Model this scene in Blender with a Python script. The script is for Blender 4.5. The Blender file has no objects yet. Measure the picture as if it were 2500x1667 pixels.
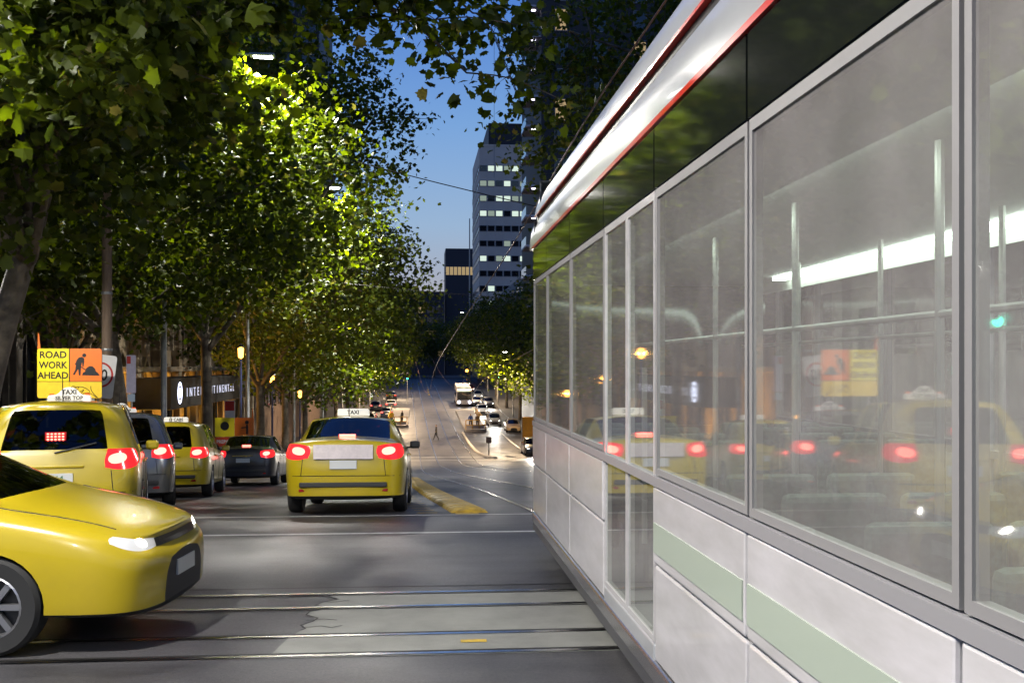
import bpy, bmesh, math, random
import numpy as np
from mathutils import Vector, Matrix
from mathutils.bvhtree import BVHTree
R = math.radians
sc = bpy.context.scene
COL = sc.collection

# ------------------------------------------------------------------ camera
YAW = R(5.02); CH = 1.9
cd = bpy.data.cameras.new('camera'); cam = bpy.data.objects.new('camera', cd); COL.objects.link(cam)
cam.location = (0, 0, CH); cam.rotation_euler = (R(90), 0, -YAW)
cd.sensor_width = 36; cd.lens = 37.96; cd.shift_y = 0.0255; cd.clip_start = 0.05; cd.clip_end = 4000
sc.camera = cam
# ------------------------------------------------------------------ dusk sky
w = bpy.data.worlds.new('World'); sc.world = w; w.use_nodes = True
N = w.node_tree.nodes; LK = w.node_tree.links
bg = N['Background']
sky = N.new('ShaderNodeTexSky'); sky.sky_type = 'NISHITA'; sky.sun_disc = False
sky.sun_elevation = R(-2.0); sky.sun_rotation = R(0); sky.ozone_density = 3
tc = N.new('ShaderNodeTexCoord'); sx = N.new('ShaderNodeSeparateXYZ'); cr = N.new('ShaderNodeValToRGB')
LK.new(tc.outputs['Generated'], sx.inputs[0]); LK.new(sx.outputs['Z'], cr.inputs[0])
el = cr.color_ramp.elements
for i, (p, c) in enumerate([(0.0, (.50, .47, .50)), (.075, (.47, .50, .60)), (.13, (.38, .55, .78)), (.22, (.23, .45, .84)),
                            (.32, (.10, .27, .78)), (.6, (.028, .09, .36)), (1.0, (.014, .045, .2))]):
    e = el[i] if i < 2 else el.new(p)
    e.position = p; e.color = (*c, 1)
mx = N.new('ShaderNodeMix'); mx.data_type = 'RGBA'; mx.inputs['Factor'].default_value = .12
LK.new(cr.outputs[0], mx.inputs['A']); LK.new(sky.outputs[0], mx.inputs['B']); LK.new(mx.outputs['Result'], bg.inputs[0])
bg.inputs[1].default_value = 0.9
# ------------------------------------------------------------------ exposure
vs = sc.view_settings; vs.view_transform = 'Standard'; vs.look = 'None'; vs.exposure = 0.0; vs.gamma = 1; vs.use_curve_mapping = False
sc.cycles.use_denoising = True; sc.cycles.max_bounces = 6; sc.cycles.transparent_max_bounces = 12
sc.cycles.diffuse_bounces = 2; sc.cycles.glossy_bounces = 4; sc.cycles.transmission_bounces = 4
sc.cycles.sample_clamp_indirect = 4; sc.cycles.sample_clamp_direct = 60
sc.cycles.caustics_reflective = False; sc.cycles.caustics_refractive = False
sc.cycles.use_light_tree = True

# ------------------------------------------------------------------ terrain profile: flat crossing, 8 % down, then up a hill
GY = np.arange(-200, 1200.01, .5)
_sl = np.interp(GY, [-200, 10.5, 15.5, 82, 98, 108, 130, 180, 240, 290, 1200], [0, 0, -.08, -.08, 0, 0, .03, .042, .036, 0, 0])
GZ = np.concatenate([[0], np.cumsum((_sl[1:] + _sl[:-1]) / 2 * .5)])
GZ -= np.interp(0, GY, GZ)
def zg(y): return float(np.interp(y, GY, GZ))
KL, KR = -7.0, 12.6                       # kerb lines

# ------------------------------------------------------------------ materials
MATS = {}
def mat(name, col=(.5, .5, .5), rough=.5, metal=0., emis=None, es=0., nz=0., nscale=6., bump=0., bscale=60., coat=0., spec=.5, col2=None, stretch=None):
    if name in MATS: return MATS[name]
    m = bpy.data.materials.new(name); m.use_nodes = True; MATS[name] = m
    n = m.node_tree.nodes; l = m.node_tree.links; p = n['Principled BSDF']
    p.inputs['Base Color'].default_value = (*col, 1); p.inputs['Roughness'].default_value = rough
    p.inputs['Metallic'].default_value = metal; p.inputs['Coat Weight'].default_value = coat
    p.inputs['Coat Roughness'].default_value = .05; p.inputs['Specular IOR Level'].default_value = spec
    if emis: p.inputs['Emission Color'].default_value = (*emis, 1); p.inputs['Emission Strength'].default_value = es
    if nz or bump or col2:
        t = n.new('ShaderNodeTexCoord'); mp = n.new('ShaderNodeMapping'); l.new(t.outputs['Object'], mp.inputs[0])
        if stretch: mp.inputs['Scale'].default_value = stretch
    if nz or col2:
        a = n.new('ShaderNodeTexNoise'); a.inputs['Scale'].default_value = nscale; a.inputs['Detail'].default_value = 6
        a.inputs['Roughness'].default_value = .65; l.new(mp.outputs[0], a.inputs['Vector'])
        r = n.new('ShaderNodeValToRGB'); l.new(a.outputs['Fac'], r.inputs[0])
        r.color_ramp.elements[0].position = .32; r.color_ramp.elements[1].position = .68
        c2 = col2 or tuple(min(1, c * (1 + nz)) for c in col)
        c1 = col if col2 else tuple(c * (1 - nz) for c in col)
        r.color_ramp.elements[0].color = (*c1, 1); r.color_ramp.elements[1].color = (*c2, 1)
        l.new(r.outputs[0], p.inputs['Base Color'])
    if bump:
        b = n.new('ShaderNodeTexNoise'); b.inputs['Scale'].default_value = bscale; b.inputs['Detail'].default_value = 4
        l.new(mp.outputs[0], b.inputs['Vector'])
        bm = n.new('ShaderNodeBump'); bm.inputs['Strength'].default_value = bump; bm.inputs['Distance'].default_value = .01
        l.new(b.outputs['Fac'], bm.inputs['Height']); l.new(bm.outputs[0], p.inputs['Normal'])
    return m
def glass(name, tint=(.5, .55, .52), rough=.02, haze=.0, hcol=(.5, .5, .48)):
    if name in MATS: return MATS[name]
    m = bpy.data.materials.new(name); m.use_nodes = True; MATS[name] = m
    n = m.node_tree.nodes; l = m.node_tree.links; n.clear()
    o = n.new('ShaderNodeOutputMaterial'); t = n.new('ShaderNodeBsdfTransparent'); t.inputs[0].default_value = (*tint, 1)
    g = n.new('ShaderNodeBsdfGlossy'); g.inputs['Roughness'].default_value = rough; g.inputs[0].default_value = (.95, .97, .95, 1)
    ge = n.new('ShaderNodeNewGeometry'); dt = n.new('ShaderNodeVectorMath'); dt.operation = 'DOT_PRODUCT'
    l.new(ge.outputs['Incoming'], dt.inputs[0]); l.new(ge.outputs['Normal'], dt.inputs[1])
    def mth(op, a, b=None):
        k = n.new('ShaderNodeMath'); k.operation = op
        for i_, q_ in enumerate((a, b)):
            if q_ is None: continue
            if isinstance(q_, (int, float)): k.inputs[i_].default_value = q_
            else: l.new(q_, k.inputs[i_])
        return k.outputs[0]
    fr_ = mth('ADD', mth('MULTIPLY', mth('POWER', mth('SUBTRACT', 1, mth('ABSOLUTE', dt.outputs['Value'])), 3.6), .92), .09)
    mxs = n.new('ShaderNodeMixShader'); l.new(fr_, mxs.inputs[0])
    base = t.outputs[0]
    if haze:
        d = n.new('ShaderNodeBsdfDiffuse'); d.inputs[0].default_value = (*hcol, 1)
        nn = n.new('ShaderNodeTexNoise'); nn.inputs['Scale'].default_value = 2.5; nn.inputs['Detail'].default_value = 5
        mr = n.new('ShaderNodeMapRange'); mr.inputs['To Min'].default_value = haze * .5; mr.inputs['To Max'].default_value = haze * 1.5
        tcx = n.new('ShaderNodeTexCoord'); l.new(tcx.outputs['Object'], nn.inputs['Vector']); l.new(nn.outputs['Fac'], mr.inputs[0])
        hm = n.new('ShaderNodeMixShader'); l.new(mr.outputs[0], hm.inputs[0]); l.new(t.outputs[0], hm.inputs[1]); l.new(d.outputs[0], hm.inputs[2])
        base = hm.outputs[0]
    l.new(base, mxs.inputs[1]); l.new(g.outputs[0], mxs.inputs[2]); l.new(mxs.outputs[0], o.inputs[0])
    return m
def leafmat(name, c1, c2):
    m = bpy.data.materials.new(name); m.use_nodes = True
    n = m.node_tree.nodes; l = m.node_tree.links; n.clear()
    o = n.new('ShaderNodeOutputMaterial'); g = n.new('ShaderNodeNewGeometry'); r = n.new('ShaderNodeValToRGB')
    l.new(g.outputs['Random Per Island'], r.inputs[0])
    r.color_ramp.elements[0].color = (*c1, 1); r.color_ramp.elements[1].color = (*c2, 1)
    e = r.color_ramp.elements.new(.93); e.color = (*c2, 1); r.color_ramp.elements[2].color = (.17, .14, .03, 1)
    d = n.new('ShaderNodeBsdfPrincipled'); d.inputs['Roughness'].default_value = .5; d.inputs['Specular IOR Level'].default_value = .35
    t = n.new('ShaderNodeBsdfTranslucent'); hv = n.new('ShaderNodeHueSaturation'); hv.inputs['Value'].default_value = 1.9; hv.inputs['Saturation'].default_value = 1.05
    l.new(r.outputs[0], d.inputs['Base Color']); l.new(r.outputs[0], hv.inputs['Color']); l.new(hv.outputs[0], t.inputs[0])
    x = n.new('ShaderNodeMixShader'); x.inputs[0].default_value = .42
    l.new(d.outputs[0], x.inputs[1]); l.new(t.outputs[0], x.inputs[2]); l.new(x.outputs[0], o.inputs[0])
    return m
def emit(name, col, s): return mat(name, (.02, .02, .02), .4, emis=col, es=s)

# asphalt: aggregate, worn lighter wheel paths, patches and tar
def asphalt():
    m = bpy.data.materials.new('asphalt'); m.use_nodes = True
    n = m.node_tree.nodes; l = m.node_tree.links; p = n['Principled BSDF']
    t = n.new('ShaderNodeTexCoord')
    def noise(s, d, sc_=(1, 1, 1), rg=.6):
        mp = n.new('ShaderNodeMapping'); mp.inputs['Scale'].default_value = sc_; l.new(t.outputs['Object'], mp.inputs[0])
        a = n.new('ShaderNodeTexNoise'); a.inputs['Scale'].default_value = s; a.inputs['Detail'].default_value = d; a.inputs['Roughness'].default_value = rg
        l.new(mp.outputs[0], a.inputs['Vector']); return a.outputs['Fac']
    def ramp(f, a, b, c1, c2):
        r = n.new('ShaderNodeValToRGB'); l.new(f, r.inputs[0]); r.color_ramp.elements[0].position = a; r.color_ramp.elements[1].position = b
        r.color_ramp.elements[0].color = (*c1, 1); r.color_ramp.elements[1].color = (*c2, 1); return r.outputs[0]
    def mul(a, b):
        x = n.new('ShaderNodeMix'); x.data_type = 'RGBA'; x.blend_type = 'MULTIPLY'; x.inputs['Factor'].default_value = 1
        l.new(a, x.inputs['A']); l.new(b, x.inputs['B']); return x.outputs['Result']
    big = ramp(noise(.35, 5, (.35, 1.3, 1)), .3, .7, (.042, .042, .045), (.074, .072, .075))
    streak = ramp(noise(2.2, 4, (.12, 1.8, 1)), .3, .75, (.72, .72, .74), (1.12, 1.1, 1.1))
    fine = ramp(noise(170, 2), .3, .75, (.62, .62, .62), (1.5, 1.5, 1.52))
    grain = ramp(noise(38, 5, rg=.8), .34, .70, (.55, .55, .56), (1.5, 1.5, 1.5))
    stain = ramp(noise(1.1, 6, (.8, 1.2, 1), .7), .36, .50, (.66, .65, .65), (1.06, 1.06, 1.06))
    l.new(mul(mul(mul(mul(big, streak), fine), grain), stain), p.inputs['Base Color'])
    rr = n.new('ShaderNodeMapRange'); rr.inputs['To Min'].default_value = .36; rr.inputs['To Max'].default_value = .62
    l.new(noise(.6, 5), rr.inputs[0]); l.new(rr.outputs[0], p.inputs['Roughness'])
    b = n.new('ShaderNodeBump'); b.inputs['Strength'].default_value = .45; b.inputs['Distance'].default_value = .006
    l.new(noise(140, 3), b.inputs['Height']); l.new(b.outputs[0], p.inputs['Normal'])
    return m
ASPH = asphalt()
CONC = mat('concrete', (.16, .16, .147), .75, col2=(.235, .235, .215), nscale=1.7, bump=.4, bscale=120)
PAVE = mat('bluestone_paving', (.06, .06, .063), .6, nz=.35, nscale=3, bump=.3)
KERB = mat('kerb_stone', (.13, .13, .13), .7, nz=.3, nscale=5, bump=.3)
STEEL = mat('rail_steel', (.62, .6, .6), .24, 1., nz=.2, nscale=8, stretch=(1, 1, 1))
GROOVE = mat('rail_groove', (.012, .011, .01), .7)
WPAINT = mat('white_paint', (.5, .5, .47), .6, col2=(.75, .75, .72), nscale=9, bump=.2)
YPAINT = mat('yellow_paint', (.26, .17, .03), .55, col2=(.66, .43, .03), nscale=9, bump=.35, bscale=40)
DARK = mat('black_metal', (.015, .015, .016), .45)
GREY = mat('galvanised_steel', (.34, .34, .33), .45, .6, nz=.2, nscale=6)
WOODP = mat('wood_pole', (.2, .135, .085), .75, col2=(.33, .235, .16), nscale=5, bump=.5, bscale=25, stretch=(4, 4, .5))
BARK = mat('plane_bark', (.075, .058, .042), .8, col2=(.2, .165, .12), nscale=3.5, bump=.6, bscale=18)
LEAF = leafmat('leaf_green', (.024, .038, .003), (.088, .118, .006))

# ------------------------------------------------------------------ mesh helpers
def link(o, parent=None):
    COL.objects.link(o)
    if parent: o.parent = parent
    return o
def tag(o, label=None, cat=None, group=None, kind=None):
    if label: o['label'] = label
    if cat: o['category'] = cat
    if group: o['group'] = group
    if kind: o['kind'] = kind
    return o
def thing(name, label, cat, loc=(0, 0, 0), rz=0., group=None):
    o = bpy.data.objects.new(name, None); o.empty_display_size = .2; link(o)
    o.location = loc; o.rotation_euler = (0, 0, rz)
    return tag(o, label, cat, group)
class MB:
    def __init__(s): s.v = []; s.f = []; s.m = []
    def add(s, vs_, fs, mi=0, M=None):
        b = len(s.v)
        s.v += [tuple(M @ Vector(v)) if M else tuple(v) for v in vs_]
        s.f += [tuple(i + b for i in f) for f in fs]; s.m += [mi] * len(fs); return s
    def box(s, x0, x1, y0, y1, z0, z1, mi=0, M=None):
        return s.add([(x0, y0, z0), (x1, y0, z0), (x1, y1, z0), (x0, y1, z0), (x0, y0, z1), (x1, y0, z1), (x1, y1, z1), (x0, y1, z1)],
                     [(0, 3, 2, 1), (4, 5, 6, 7), (0, 1, 5, 4), (1, 2, 6, 5), (2, 3, 7, 6), (3, 0, 4, 7)], mi, M)
    def tube(s, pts, r, n=8, mi=0, cap=True, M=None):
        pts = [Vector(p) for p in pts]; k = len(pts)
        rs = r if isinstance(r, (list, tuple)) else [r] * k
        vs_ = []; ref = Vector((0.31, .2, .93)).normalized()
        for i, p in enumerate(pts):
            d = (pts[min(i + 1, k - 1)] - pts[max(i - 1, 0)]).normalized()
            if abs(d.dot(ref)) > .97: ref = Vector((1, .1, 0)).normalized()
            a = d.cross(ref).normalized(); b = d.cross(a)
            for j in range(n):
                t = 2 * math.pi * j / n
                vs_.append(p + (a * math.cos(t) + b * math.sin(t)) * rs[i])
        fs = [(i * n + j, i * n + (j + 1) % n, (i + 1) * n + (j + 1) % n, (i + 1) * n + j) for i in range(k - 1) for j in range(n)]
        if cap: fs += [tuple(range(n))[::-1], tuple((k - 1) * n + j for j in range(n))]
        return s.add(vs_, fs, mi, M)
    def lathe(s, prof, n=16, mi=0, M=None, cap=True):
        vs_ = [(r * math.cos(2 * math.pi * j / n), r * math.sin(2 * math.pi * j / n), z) for r, z in prof for j in range(n)]
        k = len(prof)
        fs = [(i * n + j, i * n + (j + 1) % n, (i + 1) * n + (j + 1) % n, (i + 1) * n + j) for i in range(k - 1) for j in range(n)]
        if cap: fs += [tuple(range(n))[::-1], tuple((k - 1) * n + j for j in range(n))]
        return s.add(vs_, fs, mi, M)
    def prism(s, poly, d0, d1, axis='y', mi=0, M=None):
        k = len(poly)
        def pt(a, b, d): return (a, d, b) if axis == 'y' else ((d, a, b) if axis == 'x' else (a, b, d))
        vs_ = [pt(a, b, d0) for a, b in poly] + [pt(a, b, d1) for a, b in poly]
        fs = [tuple(range(k)), tuple(range(2 * k - 1, k - 1, -1))] + [(i, i + k, (i + 1) % k + k, (i + 1) % k) for i in range(k)]
        return s.add(vs_, fs, mi, M)
    def mesh(s, name, mats):
        me = bpy.data.meshes.new(name); me.from_pydata(s.v, [], s.f)
        for m in (mats if isinstance(mats, (list, tuple)) else [mats]): me.materials.append(m)
        if any(s.m): me.polygons.foreach_set('material_index', s.m)
        return me
    def build(s, name, mats, parent=None, smooth=False, bevel=0.):
        me = s.mesh(name, mats)
        bm = bmesh.new(); bm.from_mesh(me); bmesh.ops.recalc_face_normals(bm, faces=bm.faces); bm.to_mesh(me); bm.free()
        if smooth:
            me.polygons.foreach_set('use_smooth', [True] * len(me.polygons))
        o = link(bpy.data.objects.new(name, me), parent)
        if smooth == 'auto': me.set_sharp_from_angle(angle=R(40))
        if bevel:
            b = o.modifiers.new('b', 'BEVEL'); b.width = bevel; b.segments = 2; b.limit_method = 'ANGLE'
        return o
def text(name, body, size, loc, rot, m, parent, ex=.004, sx=1., align='CENTER', bold=0.):
    c = bpy.data.curves.new(name, 'FONT'); c.body = body; c.size = size; c.extrude = ex; c.align_x = align; c.align_y = 'CENTER'; c.offset = bold
    c.resolution_u = 3
    t = bpy.data.objects.new(name, c); COL.objects.link(t)
    bpy.context.view_layer.update()
    me = bpy.data.meshes.new_from_object(t.evaluated_get(bpy.context.evaluated_depsgraph_get()))
    bpy.data.objects.remove(t); bpy.data.curves.remove(c)
    me.materials.clear(); me.materials.append(m); me.name = name
    o = link(bpy.data.objects.new(name, me), parent); o.location = loc; o.rotation_euler = rot; o.scale = (sx, 1, 1)
    return o
def copy_tree(o, parent=None):
    c = o.copy(); COL.objects.link(c); c.parent = parent
    for ch in o.children: copy_tree(ch, c)
    return c
def lamp_light(name, loc, power, col, size, parent, typ='AREA', rot=(0, 0, 0), spot=R(80), blend=.6):
    d = bpy.data.lights.new(name, typ); d.energy = power; d.color = col
    if typ == 'AREA': d.shape = 'DISK'; d.size = size
    else: d.shadow_soft_size = size
    if typ == 'SPOT': d.spot_size = spot; d.spot_blend = blend
    o = link(bpy.data.objects.new(name, d), parent); o.location = loc; o.rotation_euler = rot
    return o
def ribbon(name, pts, width, dz, m, step=.5, kind='structure', parent=None):
    # flat strip that follows the slope of the road
    P = [Vector((p[0], p[1])) for p in pts]; S = [P[0]]
    for a, b in zip(P[:-1], P[1:]):
        k = max(1, int(math.ceil((b - a).length / step)))
        S += [a + (b - a) * (i / k) for i in range(1, k + 1)]
    v = []
    for i, p in enumerate(S):
        d = (S[min(i + 1, len(S) - 1)] - S[max(i - 1, 0)]).normalized(); nrm = Vector((-d.y, d.x))
        for sgn in (-1, 1):
            q = p + nrm * (sgn * width / 2); v.append((q.x, q.y, zg(q.y) + dz))
    f = [(2 * i, 2 * i + 1, 2 * i + 3, 2 * i + 2) for i in range(len(S) - 1)]
    mb = MB().add(v, f); o = mb.build(name, m, parent)
    if kind: o['kind'] = kind
    return o
def smooth_pts(ctrl, n=10):
    C = [Vector(c) for c in ctrl]; out = []
    for i in range(len(C) - 1):
        a, b, c, d = C[max(i - 1, 0)], C[i], C[i + 1], C[min(i + 2, len(C) - 1)]
        for k in range(n):
            t = k / n
            out.append(.5 * ((2 * b) + (c - a) * t + (2 * a - 5 * b + 4 * c - d) * t * t + (3 * b - a - 3 * c + d) * t ** 3))
    return out + [C[-1]]

# ================================================================== SETTING
def sheet(name, x0, x1, ys, dz, m, kind='structure', zf=zg):
    v = []; f = []
    for i, y in enumerate(ys):
        v += [(x0, y, zf(y) + dz), (x1, y, zf(y) + dz)]
        if i: f.append((2 * i - 2, 2 * i - 1, 2 * i + 1, 2 * i))
    o = MB().add(v, f).build(name, m); o['kind'] = kind; return o
ysf = list(np.arange(-60, 330.1, .5))
sheet('ground', -1500, 1500, [-1200] + list(np.arange(-60, 330.1, .5)) + [400, 700, 1190], -.03, mat('ground_dark', (.04, .04, .038), .8, nz=.3, nscale=.5))
sheet('road', KL - .06, KR + .06, [y for y in ysf if y >= 12], 0, ASPH)
sheet('crossing_road', -90, 90, [y for y in ysf if y <= 12], 0, ASPH)
def footpath(name, x0, x1, y0, y1, kx):
    ys = [y for y in ysf if y0 <= y <= y1]
    v = []; f = []
    for i, y in enumerate(ys):
        z = zg(y)
        v += [(x0, y, z + .14), (x1, y, z + .14), (x1, y, z - .1), (x0, y, z - .1)]
        if i:
            a = 4 * i - 4; b = 4 * i
            f += [(a, a + 1, b + 1, b), (a + 1, a + 2, b + 2, b + 1), (a + 3, a, b, b + 3)]
    f += [(0, 3, 2, 1), (4 * len(ys) - 4, 4 * len(ys) - 3, 4 * len(ys) - 2, 4 * len(ys) - 1)]
    o = MB().add(v, f).build(name, PAVE); o['kind'] = 'structure'
    # kerb stones, each 1.5 m long, parts of the kerb
    root = MB().add([(kx - .07, ys[0], zg(ys[0]) - .05), (kx + .07, ys[0], zg(ys[0]) - .05), (kx, ys[0] + .02, zg(ys[0]) - .04)], [(0, 1, 2)]).build('kerb', KERB); root['kind'] = 'structure'
    y = y0
    while y < min(y1, 100) - 1.5:
        za, zb = zg(y + .01), zg(y + 1.49); mb = MB()
        mb.add([(kx - .09, y + .01, za - .08), (kx + .09, y + .01, za - .08), (kx + .09, y + 1.49, zb - .08), (kx - .09, y + 1.49, zb - .08),
                (kx - .09, y + .01, za + .148), (kx + .075, y + .01, za + .148), (kx + .075, y + 1.49, zb + .148), (kx - .09, y + 1.49, zb + .148)],
               [(0, 3, 2, 1), (4, 5, 6, 7), (0, 1, 5, 4), (1, 2, 6, 5), (2, 3, 7, 6), (3, 0, 4, 7)])
        mb.build('kerb_stone', KERB, root); y += 1.5
footpath('footpath_left', -60, KL - .02, 16, 329, KL)
footpath('footpath_right', KR + .02, 70, 16, 329, KR)

# tram rails
def track(ctrl):
    left = [(p.x, p.y) for p in smooth_pts([(x, y, 0) for x, y in ctrl], 8)]
    for off in (0, 1.435):
        pts = []
        for i, p in enumerate(left):
            a = Vector(left[max(i - 1, 0)]); b = Vector(left[min(i + 1, len(left) - 1)]); d = (b - a).normalized()
            pts.append((p[0] + d.y * off, p[1] - d.x * off))
        ribbon('tram_rail', pts, .085, .009, STEEL)
        ribbon('rail_groove', [(x + (.06 if off == 0 else -.06), y) for x, y in pts], .035, .006, GROOVE)
track([(1.78, -14), (1.78, 4), (1.78, 13), (1.70, 17), (1.55, 24), (1.25, 31), (.75, 40), (.38, 50), (.27, 66), (.27, 94), (-.05, 125), (-.4, 160), (-1.3, 240), (-1.9, 328)])
track([(17, 20.5), (13.4, 22.6), (10, 26.5), (7.4, 33), (5.4, 42), (4.2, 55), (3.65, 75), (3.6, 94), (3.3, 125), (3.0, 160), (2.2, 240), (1.6, 328)])
for y in (7.2, 8.635, 7.72, 9.155):
    ribbon('tram_rail', [(-60, y), (60, y)], .05, .009, STEEL, 5)
    ribbon('rail_groove', [(-60, y + (.058 if y < 8 else -.058)), (60, y + (.058 if y < 8 else -.058))], .032, .006, GROOVE, 5)
# concrete slab in the crossing track with a ragged edge
rnd = random.Random(3)
edge = [(-.95 + rnd.uniform(-.05, .05), 7.16), (-.93, 7.5), (-.9, 7.7), (-.84, 7.9)]
yy = 7.95
while yy < 9.2: edge.append((-.85 + rnd.uniform(-.06, .1) + (yy - 7.9) * .1, yy)); yy += .11
MB().add([(x, y, .004) for x, y in edge] + [(9, 9.24, .004), (9, 7.16, .004)], [tuple(range(len(edge) + 2))]).build('concrete_slab', CONC)['kind'] = 'structure'
crk = [(x + rnd.uniform(-.03, .03), y) for x, y in edge[3:]]
TAR = mat('crack_tar', (.008, .008, .008), .7)
ribbon('road_crack', crk, .015, .0065, TAR)
ribbon('road_crack', [(-.84, 7.98), (-.7, 8.02), (-.62, 7.96), (-.55, 8.03)], .012, .0068, TAR, .05)
ribbon('road_crack', [(-.83, 8.2), (-.7, 8.24), (-.6, 8.2)], .012, .0068, TAR, .05)
ribbon('road_crack', [(-.80, 8.85), (-.66, 8.83), (-.55, 8.88)], .012, .0068, TAR, .05)
ribbon('road_marking', [(.30, 7.49), (.48, 7.49)], .07, .0075, YPAINT)
# seam lines of the tracks' concrete edge
ribbon('road_crack', [(-30, 9.45), (1.9, 9.42)], .02, .004, TAR, 2)
# pedestrian crossing lines
ribbon('road_marking', [(KL, 12.75), (9, 12.72)], .11, .004, WPAINT)
ribbon('road_marking', [(KL, 15.35), (9, 15.3)], .12, .004, WPAINT)
for y in (93.5, 97.5): ribbon('road_marking', [(KL, y), (KR, y)], .4, .004, WPAINT)
ribbon('road_marking', [(10.3, 100), (10.0, 128)], .15, .004, WPAINT)
ribbon('road_marking', [(-3.4, 28), (-3.4, 92)], .1, .004, WPAINT)
for k in range(10): ribbon('road_marking', [(2.2 - k * .02, 200 + k * 8), (2.2 - k * .02, 204 + k * 8)], .3, .005, YPAINT)
# yellow tactile dashes beside the safety kerb
isl = [(.77, 15.75), (.62, 18.5), (.42, 22), (.2, 27), (0, 32), (-.18, 38)]
ip = smooth_pts([(x, y, 0) for x, y in isl], 8)
def islx(y): return float(np.interp(y, [p.y for p in ip], [p.x for p in ip]))
y = 15.9
while y < 30:
    x = islx(y) - .62; ribbon('road_marking', [(x - .15, y), (x + .15, y)], .11, .0045, YPAINT); y += .72 + (y - 15.9) * .03
ribbon('road_marking', [(.72, 15.42), (.72, 15.78)], .34, .0048, YPAINT)
# yellow safety kerb: separate rounded blocks
sk = thing('safety_kerb', 'long low yellow painted kerb separating traffic lane from tram rails', 'kerb', (0, 0, 0))
y = 15.8; k = 0
while y < 37.5:
    L = .95; mb = MB(); prof = [(-.27, 0), (-.24, .045), (-.16, .07), (0, .08), (.16, .07), (.24, .045), (.27, 0)]
    secs = []
    for t in ((0, .55) if k == 0 else (0, 1), (.12, 1), (.9, 1), (1, .96)):
        yy = y + t[0] * (L - .05); xx = islx(yy); secs.append([(xx + a, yy, zg(yy) + b * t[1]) for a, b in prof])
    n = len(prof); fs = [(i * n + j, i * n + j + 1, (i + 1) * n + j + 1, (i + 1) * n + j) for i in range(3) for j in range(n - 1)]
    fs += [tuple(range(n))[::-1], tuple(3 * n + j for j in range(n))]
    mb.add([p for s_ in secs for p in s_], fs).build('kerb_block', YPAINT, sk, smooth='auto'); y += L; k += 1

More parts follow.
